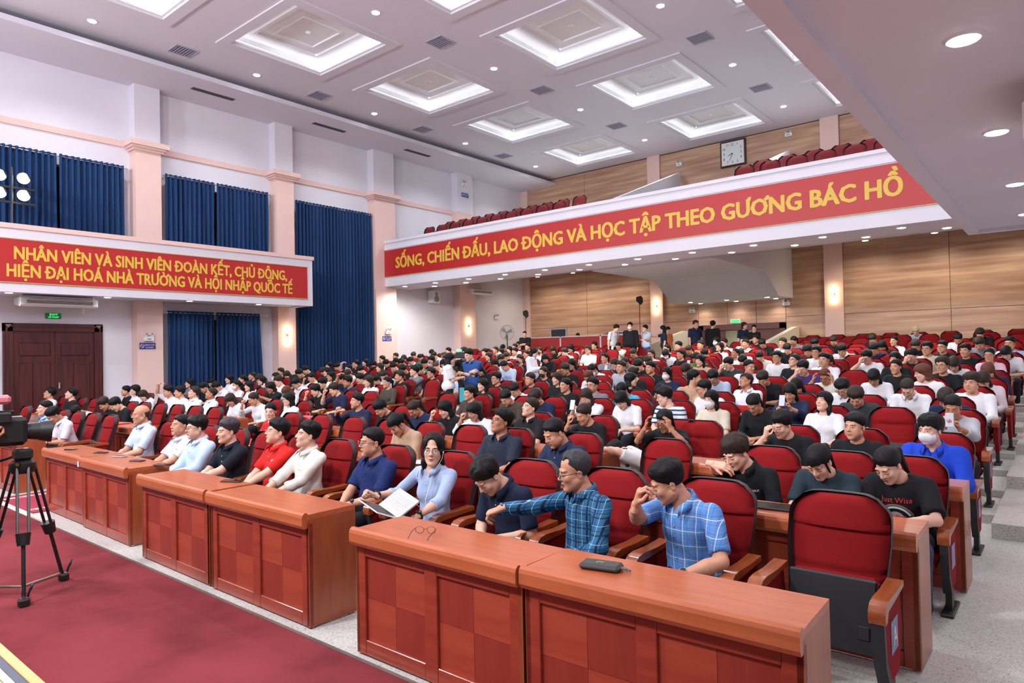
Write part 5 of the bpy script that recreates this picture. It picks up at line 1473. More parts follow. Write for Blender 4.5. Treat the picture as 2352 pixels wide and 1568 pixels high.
# 2 the man in the dark teal plaid shirt reaching out
plaid('teal_plaid', srgb(40, 98, 138), [(0, .08, .012, .0, srgb(18, 32, 60)), (2, .09, .008, .0, srgb(22, 40, 70)), (0, .08, .003, .03, srgb(150, 178, 196)), (2, .09, .0025, .04, srgb(150, 178, 196)), (0, .08, .004, .055, srgb(20, 40, 76)), (2, .09, .004, .065, srgb(24, 50, 88))])
front('tealplaid', -2.43, dict(head='slim', hair='recede', look=(-40, 10, 2), lean=3, twist=-24, tilt=-2, sleeve='long', collar='shirt', glasses='rect', mouth='open', hairres=.0062,
    rh=dict(p=(-.47, -.17, .91), f=(-.85, -.35, -.35), u=(-.2, -.3, .9), pose='hold', pole=(-.3, .1, .4)), lh=dict(p=(.05, -.09, .66), f=(-.6, -.7, -.3), u=(.1, -.3, 1), pole=(.55, .2, .55)), seed=5, hs=1.0),
    'person in dark teal plaid long-sleeved shirt stretching an arm to the left, glasses', dict(skin=1, shirt=MATS['cloth_teal_plaid'], button=MATS['button_dark'], hair='grey'), dy=-.17)
# 3 navy polo, head bowed
front('navybowed', -3.12, dict(head='slim', hair='thick', look=(-14, 46, 0), lean=22, twist=-8, sleeve='short', collar='polo', eyes='down', hairres=.0062, rh=REST, lh=RESTL, seed=2),
    'person in dark navy polo bowing low over the lap in the front row', dict(skin=0, shirt=cloth('navy_polo', srgb(26, 32, 58))), dy=-.02)
# 4 the woman with the open laptop
front('woman', -3.99, dict(head='female', hair='shoulder', look=(38, -2, 3), lean=4, twist=6, sleeve='rolled', collar='shirt', glasses='round', hairres=.0062, hs=1.04,
    rh=dict(p=(-.34, -.06, .80), f=(-.45, -.7, .45), u=(-.5, .3, .8), pose='fist', pole=(-.5, .4, .5)), lh=dict(p=(.235, -.14, .72), f=(-.35, -.9, -.3), u=(.35, -.2, .9), pose='hold', pole=(.55, .3, .5)), watch=((1, 'thick'), (-1, 'thick')), seed=8),
    'person in pale grey-blue shirt and round glasses facing the camera, earphones in', dict(skin=0, lip=2, shirt=cloth('greyblue_shirt', srgb(160, 176, 208)), legs=MATS['cloth_jeans']), dy=-.02)
# 5 navy short-sleeved shirt, profile
front('navyshirt', -4.75, dict(head='round', hair='crew', look=(-20, -2, 0), lean=2, twist=-4, sleeve='short', collar='shirt', glasses='rect', mouth='open', fat=1.08, hairres=.0062, rh=CLASP, lh=CLASPL, watch=((1, 'black'),), seed=4),
    'person in navy short-sleeved shirt, black glasses and smartwatch, looking left', dict(skin=1, shirt=cloth('navy_shirt', srgb(24, 40, 92)), button=MATS['button_dark']), dy=0)
# 6 cream shirt
front('cream', -5.74, dict(head='slim', hair='side', look=(-22, -12, 0), lean=-1, twist=-6, sleeve='three', collar='shirt', hairres=.0062, rh=dict(p=(-.11, -.12, .66), f=(.2, -.9, -.4), u=(-.6, -.2, .8)), lh=dict(p=(.02, -.08, .66), f=(-.8, -.5, -.2), u=(0, -.3, 1)), seed=6, wr=.0045),
    'person in loose cream shirt with rolled sleeves looking up to the left', dict(skin=0, shirt=cloth('cream_shirt', srgb(226, 218, 208)), legs=MATS['cloth_trousers_navy']), dy=-.04)
# 7 red polo
front('redpolo', -6.31, dict(head='round', hair='thick', look=(-16, -10, 0), lean=-1, twist=-4, sleeve='short', collar='polo', glasses='thin', fat=1.04, hairres=.0062, rh=REST, lh=dict(p=(.02, -.09, .66), f=(-.8, -.5, -.2), u=(0, -.3, 1)), seed=9),
    'person in bright red polo with round white badge, thin glasses', dict(skin=0, shirt=cloth('red_polo', srgb(206, 34, 30))), dy=-.02)
# 8 black polo with pale watch
front('blackpolo', -6.86, dict(head='slim', hair='side', look=(-6, -2, 0), lean=4, twist=2, sleeve='short', collar='polo', hairres=.0062, rh=dict(p=(-.02, -.1, .68), f=(-.1, -.9, -.3), u=(0, -.3, 1)), lh=dict(p=(.02, -.12, .70), f=(-.7, -.6, -.15), u=(.1, -.3, 1)), watch=((1, 'white'),), seed=11),
    'person in black polo shirt with a white-faced wristwatch', dict(skin=0, shirt=cloth('black_polo', srgb(18, 22, 36)), hair='grey'), dy=-.2)
# 9 light blue long sleeves
front('lightblue', -7.58, dict(head='round', hair='thick', look=(-10, 0, 0), lean=2, sleeve='long', collar='shirt', glasses='rect', fat=1.1, hairres=.0062, rh=CLASP, lh=CLASPL, seed=12),
    'person in light blue long-sleeved shirt with hands clasped, dark glasses', dict(skin=0, shirt=cloth('light_blue_shirt', srgb(188, 208, 234)), legs=MATS['cloth_trousers_navy']), dy=-.2)
# 10 pale polo
front('palepolo', -8.3, dict(head='round', hair='crew', look=(0, -8, 0), lean=-2, sleeve='short', collar='polo', fat=1.05, hairres=.0062, rh=REST, lh=RESTL, seed=13, scale=.93),
    'person in off-white polo with navy line on the collar, looking up', dict(skin=1, shirt=cloth('pale_polo', srgb(222, 216, 226))), dy=-.1)
# 11 the bald man
front('bald', -9.6, dict(head='square', hair='ring', look=(-4, 0, 0), lean=0, sleeve='short', collar='shirt', glasses='thin', hairres=.0062, rh=CLASP, lh=CLASPL, seed=14, scale=1.1),
    'person in pale blue short-sleeved shirt and gold glasses at the far desk end', dict(skin=1, shirt=cloth('pale_blue_shirt', srgb(200, 214, 238)), hair='grey'), dy=0)
# across the centre aisle
LG = 'people seated across the centre aisle'
front('whitephone', -12.35, dict(head='slim', hair='side', look=(0, 38, 0), lean=16, sleeve='short', collar='shirt', eyes='down', rh=CLASP, lh=CLASPL, watch=((1, 'black'),), seed=15),
    'person in white short-sleeved shirt bent over a phone across the centre aisle', dict(skin=2, shirt=cloth('white_shirt', srgb(226, 220, 232))), row=1, dy=.0, group=LG)
plaid('sky_check', srgb(150, 196, 236), [(0, .02, .003, 0, srgb(100, 150, 210)), (2, .02, .003, 0, srgb(100, 150, 210))])
front('skycheck', -13.3, dict(head='slim', hair='crew', look=(-5, -2, 0), lean=4, sleeve='short', collar='shirt', rh=REST, lh=RESTL, seed=16),
    'person in sky blue finely checked shirt beside the bowed white shirt across the aisle', dict(skin=0, shirt=MATS['cloth_sky_check']), row=1, dy=-.02, group=LG)
# second row
RG = 'people seated at the second row of desks'
front('bignavy', -3.86, dict(head='broad', hair='crew', look=(-22, 26, 0), lean=8, twist=-10, sleeve='short', collar='polo', eyes='down', fat=1.24, rh=dict(p=(-.12, -.12, .74), f=(.5, -.8, -.1), u=(0, -.3, 1)), lh=dict(p=(.14, -.1, .76), f=(-.9, -.4, -.1), u=(0, -.3, 1)), hs=1.08, shw=1.08, seed=17),
    'person in dark navy polo looking down at the second-row desk, arms spread', dict(skin=1, shirt=cloth('navy_polo_b', srgb(30, 40, 70))), row=2, dy=.0, group=RG)
front('amax', -1.97, dict(head='slim', hair='bowl', look=(-26, 28, 0), lean=12, twist=-8, sleeve='short', collar='polo', eyes='down', rh=dict(p=(-.09, -.24, 1.07), f=(.85, .1, -.1), u=(-.1, -.6, .8), pose='relaxed', pole=(-.5, -.1, .5)), lh=dict(p=(.12, -.12, .72), f=(-.8, -.5, -.1), u=(0, -.2, 1)), seed=18),
    'person in black polo with white lettering, hand at the mouth', dict(skin=0, shirt=cloth('black_polo_b', srgb(14, 15, 19)), hair='dark'), row=2, dy=-.18, group=RG)
front('patchtee', -1.40, dict(head='female', hair='tailbangs', look=(-10, 38, 0), lean=14, sleeve='short', collar='round', eyes='down', loose=.012, rh=dict(p=(-.1, -.2, .72), f=(.2, -.9, -.2), u=(0, -.2, 1)), lh=dict(p=(.1, -.2, .72), f=(-.2, -.9, -.2), u=(0, -.2, 1)), seed=19),
    'person in dark teal t-shirt with four small patches, head bowed', dict(skin=0, shirt=cloth('teal_tee', srgb(34, 50, 60))), row=2, dy=-.14, group=RG)
front('printtee', -.95, dict(head='female', hair='tail', look=(-24, 34, 0), lean=20, twist=-6, sleeve='short', collar='round', eyes='down', loose=.022, fat=1.08, rh=dict(p=(-.16, -.22, .76), f=(.7, -.6, -.1), u=(0, -.2, 1)), lh=dict(p=(.08, -.22, .76), f=(-.8, -.5, -.1), u=(0, -.2, 1), pole=(.5, .1, .5)), seed=20, feet=.02),
    'person in black t-shirt with red and green print, at the aisle end', dict(skin=0, shirt=cloth('black_tee', srgb(20, 20, 24)), legs=MATS['cloth_jeans']), row=2, dy=.05, group=RG)
front('maskjacket', -.95, dict(head='slim', hair='bowl', look=(-24, 2, 0), lean=4, twist=-6, sleeve='long', collar='jacket', collar_mat=0, mask='white', loose=.02, rh=dict(p=(-.12, -.1, .74), f=(.5, -.8, -.1)), lh=dict(p=(.12, -.12, .72), f=(-.8, -.5, -.1)), seed=21, scale=1.04),
    'person in bright blue tracksuit jacket and white face mask', dict(skin=0, shirt=cloth('blue_jacket', srgb(28, 66, 190))), row=3, dy=-.25, group='people seated at the third row of desks')
front('sleeper', -3.32, dict(head='slim', hair='short', look=(-60, 60, 10), lean=58, twist=-50, sleeve='short', collar='round', eyes='down', loose=.02, headrel=False, rh=dict(p=(-.52, -.1, .88), f=(-.8, .2, 0), u=(0, 0, 1), pole=(-.3, -.5, .9)), lh=dict(p=(-.55, -.22, .88), f=(-1, .3, 0), u=(0, 0, 1), pole=(.1, -.6, 1.0)), seed=22, wr=.006),
    'person in white t-shirt slumped sideways over a desk end, face hidden', dict(skin=0, shirt=cloth('white_tee', srgb(222, 220, 220))), row=3, dy=-.62, group='people seated at the third row of desks')
# ---- prints, badges, buttons
def dot(n=18, r=.03): return MB().add([(r*math.cos(2*math.pi*i/n), r*math.sin(2*math.pi*i/n), 0) for i in range(n)], [tuple(range(n))])
def ring_arc(r0, r1, a0, a1, n=14):
    m = MB(); vs = []
    for i in range(n+1):
        a = a0+(a1-a0)*i/n; vs += [(r0*math.cos(a), r0*math.sin(a), 0), (r1*math.cos(a), r1*math.sin(a), 0)]
    return m.add(vs, [(2*i, 2*i+1, 2*i+3, 2*i+2) for i in range(n)])
def rect(w, h_): return MB().add([(-w/2, -h_/2, 0), (w/2, -h_/2, 0), (w/2, h_/2, 0), (-w/2, h_/2, 0)], [(0, 1, 2, 3)])
pw_ = mat('print_white', srgb(230, 230, 235), .8); pb_ = mat('print_blue', srgb(60, 120, 200), .8); po_ = mat('print_orange', srgb(232, 110, 50), .8); pr_ = mat('print_red', srgb(220, 50, 50), .8); pg_ = mat('print_green', srgb(40, 130, 105), .8); pgr = mat('print_grey', srgb(170, 165, 160), .8)
decal(HERO['redpolo'], dot(18, .034), pw_, .085, .305, 'badge'); decal(HERO['redpolo'], ring_arc(.012, .024, 3.3, 6.1), pb_, .085, .30, 'badge_mark', .0055)
decal(HERO['palepolo'], rect(.025, .006), mat('print_dark', (.02, .03, .03), .8), .09, .30, 'small_logo')
decal(HERO['amax'], text_mesh('AMAX', .026, .0012, 0, 'CENTER'), pw_, .095, .29, 'lettering'); decal(HERO['amax'], text_mesh('GAMING', .016, .0008, 0, 'CENTER'), pw_, -.085, .30, 'lettering')
for i, (m_, w_) in enumerate(((pb_, .034), (pw_, .034), (po_, .034), (pb_, .034))):
    decal(HERO['patchtee'], rect(.034, .038), m_, -.084+.056*i, .305, 'patch')
    if i != 1: decal(HERO['patchtee'], rect(.016, .012), pw_ if i < 3 else MATS['print_dark'], -.084+.056*i, .302, 'patch_mark', .0055)
    else: decal(HERO['patchtee'], rect(.026, .007), MATS['print_dark'], -.084+.056*i, .305, 'patch_mark', .0055)
t = HERO['printtee']
decal(t, ring_arc(.085, .097, R(20), R(160)), pw_, .0, .21, 'print_arc'); decal(t, ring_arc(.097, .110, R(5), R(165)), pg_, .0, .21, 'print_arc'); decal(t, ring_arc(.110, .116, R(20), R(150)), pr_, .0, .21, 'print_arc')
decal(t, ring_arc(.0, .062, R(200), R(340)), pr_, .005, .255, 'print_shape'); decal(t, ring_arc(.0, .05, R(20), R(160)), pgr, .0, .22, 'print_shape')
decal(t, text_mesh('Just Wisa', .05, .001, 0, 'CENTER'), pr_, .01, .335, 'lettering')
decal(HERO['maskjacket'], ring_arc(.012, .022, 0, 2*math.pi, 16), po_, .1, .27, 'badge'); decal(HERO['maskjacket'], dot(14, .011), pw_, .1, .27, 'badge_mark')
# ---- the woman's earphone cable, her open laptop and phone; bracelet handled as watch
P = HERO['woman']['P']; o = HERO['woman']['obj']
HMw = P['HM']
e = MB(); p0 = HMw @ Vector((.084, -.012, -.012)); p1 = P['nb']+Vector((.085, -.10, -.02)); p2 = P['nb']+Vector((.07, -.165, -.2)); p3 = Vector((.05, -.05, .72))
e.tube([p0, p0+Vector((0, -.015, -.05)), p1, p2, p2+Vector((.0, -.0, -.1)), p3], .0022, 5); e.build('earphone_cable', pw_, o, 60)
e = MB().ell(p0, (.007, .007, .009), 8, 6); e.build('earbud', pw_, o, 60)
def slab(q, t):
    q = [Vector(p) for p in q]; n = (q[1]-q[0]).cross(q[3]-q[0]).normalized()
    return MB().add([p+n*t*.5 for p in q]+[p-n*t*.5 for p in q], [(0, 1, 2, 3), (7, 6, 5, 4), (0, 4, 5, 1), (1, 5, 6, 2), (2, 6, 7, 3), (3, 7, 4, 0)])
kb = mat('laptop_white', srgb(226, 226, 232), .4)
g = thing('open_laptop', 'white laptop lying open across a lap in the front row', 'laptop', (0, 0, 0))
A_, B_, C_, D_ = [Vector(p) for p in [(-4.054, 3.5, 0.769), (-3.767, 3.44, 0.714), (-3.656, 3.14, 0.664), (-3.94, 3.2, 0.711)]]
E_, F_ = [Vector(p) for p in [(-4.054, 3.1, 0.759), (-3.764, 3.04, 0.711)]]
slab([A_, B_, C_, D_], .014).build('keyboard_half', kb, g)
nn_ = (B_-A_).cross(D_-A_).normalized(); nn_ = nn_ if nn_.z > 0 else -nn_
ky = MB()
for i in range(5):
    for j in range(11):
        u0, u1 = .18+.13*i, .18+.13*i+.11; w0, w1 = .06+.08*j, .06+.08*j+.066
        P_ = lambda u, w: (A_*(1-u)+D_*u)*(1-w)+(B_*(1-u)+C_*u)*w+nn_*.009
        ky.add([P_(u0, w0), P_(u0, w1), P_(u1, w1), P_(u1, w0)], [(0, 1, 2, 3)])
ky.build('keys', mat('key_grey', srgb(205, 205, 214), .5), g, kind='stuff')
sc_ = slab([D_, C_, F_, E_], .008).build('screen_half', kb, g)
n2 = (C_-D_).cross(E_-D_).normalized()
n2 = n2 if n2.z > 0 else -n2
cc = (D_+C_+F_+E_)/4
MB().add([cc+(p-cc)*.93+n2*.0055 for p in (D_, C_, F_, E_)], [(0, 1, 2, 3)]).build('screen_glass', MATS['screen_black'], sc_)
g = thing('phone', 'black phone case held beside the open white laptop', 'phone', (-3.80, 3.33, .60), R(30)); MB().rbox(-.04, .04, -.008, .008, -.07, .07, .004).build('case', blackp, g)
# ================================================================ the audience: seats, rows and looks
CROWD = """
2 -4.72 thick - darkshirt up g
2 -6.09 tailbangs - tan down -
2 -9.09 tail - red cam -
2 -14.33 thick - black down -
2 -14.92 fringe - black down -
2 -15.54 short - palegrey lean -
2 -17.76 short - black up -
2 -19.04 fringe - white up g
3 -1.64 short - black fwd -
3 -2.28 fringe - black hand -
3 -3.59 tail - black hands g
3 -4.69 bun - black hand -
3 -5.69 short - blackwhite up -
3 -6.47 long - white hand -
3 -7.11 longface - black hand -
3 -7.67 tail - navy down -
3 -8.52 bowl - black down -
3 -9.26 short - navy yawn -
3 -11.36 long - white fwd g
3 -12.34 bun - white hand -
3 -13.21 long - white down -
3 -14.59 crew - white up -
3 -15.31 fringe - white up -
3 -15.88 fringe - white fwd -
3 -16.44 thick - white handhead -
3 -17.42 bob - white down -
3 -18.29 long - white fwd -
3 -18.88 short - black fwd -
4 -0.99 tail - greytee phone -
4 -2.35 long - white up -
4 -3.14 tail - black down -
4 -3.76 long - beige fwd m
4 -4.4 fringe - stripe left g
4 -5.08 bob - white down -
4 -5.73 longface - white phone g
4 -6.64 bowl - navy down g
4 -7.26 short - brown down -
4 -8.26 fringe - brown fwd -
4 -12.09 fringe - navy hand -
4 -12.74 fringe - black hand -
4 -13.76 long brown white down -
4 -14.58 bob - black phone -
4 -15.75 long - white fwd -
4 -16.37 tail - white fwd m
4 -16.99 fringe - white down -
4 -17.79 fringe - black down -
4 -18.92 long - grey fwd g
5 -1.17 long - navy down -
5 -2.15 fringe - darkgreen down -
5 -2.99 long - navy phone -
5 -4.2 short - white left g
5 -4.95 tail - maroon down g
5 -5.61 tail - cyan down -
5 -6.27 short - grey fwd g
5 -6.9 tail - black fwd -
5 -7.87 short - white down -
5 -8.83 long - black fwd -
5 -11.64 tail - olive fwd -
5 -12.28 long - white fwd -
5 -13.07 fringe - navy handhead -
5 -13.88 fringe - black hand -
5 -14.91 fringe - white down g
5 -15.87 fringe - white phone -
5 -16.84 long - black fwd g
5 -17.84 tail - black fwd m
5 -18.51 long - white fwd -
5 -19.17 short - white down -
6 -1.04 bowl - white fwd -
6 -1.73 crew - white down g
6 -2.55 fringe - white down g
6 -3.18 long - black down -
6 -4.06 fringe - tracksuit tilt -
6 -4.98 short - tan back -
6 -6.18 bob - black back -
6 -7.74 long - black fwd -
6 -8.41 short - black fwd -
6 -9.29 fringe - black fwd g
6 -12.41 fringe - black fwd -
6 -13.06 fringe - white down -
6 -13.69 fringe - pink hand -
6 -14.41 fringe - brown down -
6 -15.04 longface - white fwd g
6 -15.77 bun - white hand -
6 -16.46 long - black down -
6 -17.72 long - black fwd m
6 -18.35 long - maroon down -
6 -19.02 tail - navy fwd -
7 -0.96 long - lightpink down -
7 -1.68 bob brown white left -
7 -2.34 longface - white down -
7 -3.05 tail brown cream hands g
7 -4.02 fringe - black down -
7 -4.89 fringe - paleblue down g
7 -5.88 bob - navy fwd m
7 -6.56 bun - black left -
7 -7.52 tail brown white down -
7 -8.78 tail - black fwd k
7 -11.41 fringe - paleblue fwd g
7 -12.27 fringe - black fwd g
7 -12.9 bowl - grey cross -
7 -13.87 thick - paleblue down -
7 -15.39 short - white down -
7 -16.59 long - black fwd -
7 -17.76 fringe - black down -
7 -18.45 bob - black down -
7 -19.08 short - brown fwd -
8 -0.98 bob brown navy down -
8 -1.61 fringe - black fwd g
8 -2.26 tail - black fwd -
8 -3.66 fringe - purple hand -
8 -4.73 crew - white right -
8 -5.88 long - black down -
8 -6.75 short - black fwd -
8 -7.42 short - greytee fwd -
8 -8.05 tail - white down m
8 -8.81 thick - black hand -
8 -11.36 long - black down -
8 -12.54 fringe - navy hand -
8 -13.54 fringe - black down -
8 -14.22 fringe - black down -
8 -15.48 long - black fwd -
8 -16.14 thick - black down -
8 -16.88 crew - black handhead -
8 -17.95 long - black down -
8 -18.94 thick - black down -
9 -1.51 long - white down -
9 -2.41 long - black fwd -
9 -3.6 short - white fwd -
9 -4.22 short - black up g
9 -5.42 fringe - darkgreen hand -
9 -6.1 long - tan fwd -
9 -7.46 thick - black down -
9 -8.12 longface - navy phone g
9 -9.29 long - navy hand g
9 -11.4 short - paleblue down -
9 -13.95 bun brown white down -
9 -14.67 cap green green down -
9 -15.79 thick - black down -
9 -17.82 fringe - black fwd -
9 -18.58 fringe - black down -
9 -19.25 long - black fwd -
10 -1.1 tail - pink fwd g
10 -2.28 short - black hand -
10 -3.05 fringe - white hand g
10 -3.72 long - black down -
10 -4.8 fringe - white fwd g
10 -5.46 thick - black down -
10 -6.59 bob - green phone -
10 -7.75 tail - black down m
10 -8.36 tail - grey down -
10 -9.05 tail - grey fwd -
10 -11.8 short - black fwd k
10 -12.53 long - white down -
10 -14.61 thick - black down -
10 -15.42 fringe - grey down -
10 -16.5 fringe - navy down g
10 -17.24 fringe - black down -
10 -17.94 long - black down -
10 -18.6 long - black fwd -
11 -0.93 bob - white down -
11 -1.58 fringe - black fwd -
11 -2.21 fringe - beige fwd g
11 -4.26 fringe - white fwd g
11 -5.44 bun - cream down g
11 -6.14 tail - white up -
11 -7.49 tail - black fwd -
11 -8.26 tail - white fwd g
11 -11.52 long - black down -
11 -13.13 fringe - white down -
11 -13.83 long - black fwd -
11 -15.44 long - black fwd -
11 -16.18 bob - paleblue hand -
11 -17.18 fringe - white down -
11 -17.93 long - black down -
11 -18.92 fringe - white fwd -
12 -0.94 short - paleblue fwd g
12 -2.09 short - black fwd g
12 -3.31 short - navy down -
12 -3.95 fringe - white down -
12 -4.69 fringe - maroon down -
12 -6.24 tail - white down -
12 -7.17 fringe - black down -
12 -8.26 long - white down m
12 -9.24 tail - black down -
12 -11.94 short - blue lean -
12 -13.08 tail - black fwd -
12 -13.73 short - black down -
12 -16.74 fringe - black fwd g
12 -17.73 tail - grey down -
12 -18.61 long - black down -
12 -19.23 short - black fwd -
13 -1.5 fringe - grey down -
13 -2.66 short - black down -
13 -3.34 long - black down -
13 -5.43 thick - black down -
13 -7.31 long - white up -
13 -8.07 tail - black down -
13 -8.83 tail - white fwd -
13 -11.43 fringe - white fwd g
13 -12.26 fringe - white hand -
13 -13.31 tail - white fwd k
13 -14.35 short - white fwd -
13 -14.97 long - black fwd m
13 -15.71 fringe - white fwd -
13 -18.02 fringe - paleblue down -
13 -19.12 short - black down -
14 -3.31 tail - white fwd -
14 -5.06 fringe - black down -
14 -5.94 short - white fwd -
14 -6.9 short - white fwd -
14 -7.56 short - white fwd -
14 -8.25 short - orange fwd -
14 -8.93 thick - black fwd -
14 -12.03 tail - grey hand -
14 -12.68 long - white hand -
14 -13.34 long - black down -
14 -15.37 long - black fwd -
14 -16.04 tail - grey fwd -
14 -18.49 thick - maroon fwd -
14 -19.17 short - black down -
15 -2.08 short - white down -
15 -3.93 fringe - black down -
15 -4.85 short - black down -
15 -5.9 tail - grey hand -
15 -6.72 fringe - black down -
15 -7.34 short - white fwd -
15 -8.17 bob - black fwd m
15 -11.45 tail - cream phone -
15 -12.42 fringe - grey fwd -
15 -15.31 short - black fwd -
15 -15.93 short - white fwd g
16 -1.72 thick - black down -
16 -7.34 fringe - black fwd -
16 -16.58 fringe - white fwd -
16 -17.19 fringe - black down -
18 -3.4 thick blond paleblue down -
"""

SHIRT = dict(white=srgb(226, 224, 230), black=srgb(22, 22, 26), navy=srgb(30, 38, 70), grey=srgb(120, 122, 132), greytee=srgb(172, 174, 184), red=srgb(186, 30, 36), maroon=srgb(84, 26, 34), brown=srgb(74, 60, 52),
             paleblue=srgb(176, 194, 220), pink=srgb(222, 190, 206), lightpink=srgb(224, 206, 216), olive=srgb(76, 70, 62), tan=srgb(186, 152, 124), cream=srgb(226, 216, 204), beige=srgb(206, 194, 176), green=srgb(60, 120, 84), blue=srgb(46, 84, 150),
             cyan=srgb(80, 180, 214), purple=srgb(70, 50, 110), orange=srgb(214, 120, 70), darkgreen=srgb(52, 60, 58), darkshirt=srgb(36, 42, 58), blackwhite=srgb(26, 26, 30), stripe=srgb(200, 206, 214), tracksuit=srgb(226, 224, 236), palegrey=srgb(188, 188, 192))
CNAME = dict(greytee='light-grey', darkshirt='patterned', blackwhite='black-white', stripe='striped', tracksuit='white-red', paleblue='pale-blue', lightpink='pale-pink', darkgreen='dark-green', palegrey='pale-grey')
crowd_cloth = mat('crowd_cloth', (.5, .5, .5), .85, objcol=True, noise=(6, .06), spec=.3, bump=(12, .6, (1, 1, .7)))
stripe_cloth = plaid('stripe_tank', srgb(206, 212, 220), [(2, .06, .022, 0, srgb(44, 60, 84))])
m_, nt, bs = math_nodes('cloth_tracksuit', .8, .3)
tc = nt.nodes.new('ShaderNodeTexCoord'); sx = nt.nodes.new('ShaderNodeSeparateXYZ'); nt.links.new(tc.outputs['Object'], sx.inputs[0])
nt.links.new(ramp(nt, sx.outputs[2], [(0, srgb(206, 40, 32)), (.66, srgb(206, 40, 32)), (.665, srgb(226, 226, 238)), (1, srgb(226, 226, 238))]), bs.inputs['Base Color'])
POSE = dict(
 fwd=(dict(look=(-14, 0, 0), lean=2), 'looking ahead'), down=(dict(look=(-6, 40, 0), lean=15, eyes='down', rh=CLASP, lh=CLASPL), 'looking down'), up=(dict(look=(-20, -16, 0), lean=-2), 'looking up'),
 hand=(dict(look=(-16, 22, 4), lean=12, eyes='down', rh=dict(p=(-.1, -.07, 1.02), f=(.25, -.2, .9), u=(-.6, -.8, .1), pose='hold', pole=(-.35, -.25, .6))), 'with a hand to the face'),
 handhead=(dict(look=(-12, 6, 0), lean=4, rh=dict(p=(-.13, .06, 1.33), f=(.7, .3, .3), u=(-.2, -.3, 1), pose='relaxed', pole=(-.6, -.3, 1.2))), 'with a hand on the head'),
 hands=(dict(look=(-6, 26, 0), lean=10, eyes='down', rh=dict(p=(-.15, -.05, 1.06), f=(.2, .0, .95), u=(-.9, -.3, 0), pole=(-.45, -.25, .7)), lh=dict(p=(.15, -.05, 1.06), f=(-.2, .0, .95), u=(.9, -.3, 0), pole=(.45, -.25, .7))), 'with hands on head'),
 phone=(dict(look=(-8, 22, 0), lean=8, eyes='down', rh=dict(p=(-.06, -.18, .96), f=(.2, -.4, .8), u=(-.6, .6, .3), pose='hold'), lh=dict(p=(.05, -.17, .94), f=(-.3, -.4, .8), u=(.6, .6, .3), pose='hold')), 'holding up a phone'),
 cross=(dict(look=(-24, -4, 0), lean=4, rh=dict(p=(.1, -.06, .80), f=(.8, -.3, .2), u=(0, -1, .2)), lh=dict(p=(-.08, -.10, .78), f=(-.8, -.2, .1), u=(0, -1, .2))), 'with arms folded'),
 yawn=(dict(look=(-22, -4, 0), lean=5, mouth='open', eyes='down', rh=dict(p=(-.13, -.12, .99), f=(.4, -.1, .9), u=(-.7, -.7, .1), pose='hold', pole=(-.35, -.25, .6))), 'yawning behind a hand'),
 left=(dict(look=(-62, 12, 0), lean=6, twist=-15), 'turned to the left'), right=(dict(look=(60, 6, 0), lean=8, twist=20), 'turned to the right'), back=(dict(look=(120, 0, 0), lean=2, twist=35), 'turned to the row behind'),
 tilt=(dict(look=(-24, -22, -22), lean=-4, twist=-6), 'lolling back asleep'), lean=(dict(look=(-20, 55, 0), lean=48, twist=-20, eyes='down', rh=REST, lh=RESTL), 'bent far forward'), cam=(dict(look=(40, 4, 0), lean=6, rh=CLASP, lh=CLASPL), 'facing the camera'))
FEM = ('waist', 'long', 'longface', 'bob', 'tail', 'bun', 'tailbangs', 'longpart')
_CM = {}
def crowd_meshes(hs, pose, col):
    key = (hs, pose, col)
    if key in _CM: return _CM[key]
    fem = hs in FEM
    S = dict(POSE[pose][0]); n = len(_CM)
    S.update(head='female' if fem else ('slim', 'square', 'round')[n % 3], hair=hs, collar=col, sleeve=('short', 'short', 'long')[n % 3] if not fem else ('short', 'three')[n % 2], hres=.0084, handres=.0088, hairres=.0118, sres=.018, tres=.03, loose=.008, wr=.003, seed=n, hs=1.03)
    P = build_person(S, .015)
    k = n % 2 if fem else n % 3
    d = dict(skin=np_mesh('person_body', P['skin'], [SKIN[min(k, 1) if n % 5 else 2], LIP[2 if fem and n % 2 else 1], EYEW, IRIS, BROW]), shirt=np_mesh('shirt', P['shirt'], [crowd_cloth]), hair=np_mesh('hair', P['hair'], [HAIRM['black']]), HM=P['HM'].copy(), S=S)
    if 'crowd_legs' not in _CM_COMMON: _CM_COMMON['crowd_legs'] = np_mesh('trousers', P['trousers'], [MATS['cloth_trousers_dark']])
    _CM[key] = d
    return d
_CM_COMMON = {}
_G = {s: np_mesh('spectacle_frame', [mbpart(glasses_parts(s), 0)], [MATS['frame_black']]) for s in ('round', 'rect')}
_V, _F = mask_parts(.008); _MK = {c: np_mesh('face_mask', [(_V, _F, 0)], [MATS['mask_'+c]]) for c in ('white', 'black')}
_PH = MB().rbox(-.037, .037, -.005, .005, -.075, .075, .003).mesh('phone_case', [mat('phone_silver', srgb(190, 190, 205), .3)])
people_rows = {}
for key_, h_ in HERO.items():
    o = h_['obj']; k = 1 if o.location.y < 4 else 2 if o.location.y < 5.7 else 3
    people_rows.setdefault(k, []).append(o.location.x)
rows_ = {}
for ln in CROWD.strip().splitlines():
    p = ln.split(); rows_.setdefault(int(p[0]), []).append((float(p[1]), *p[2:]))
rnd = random.Random(5)
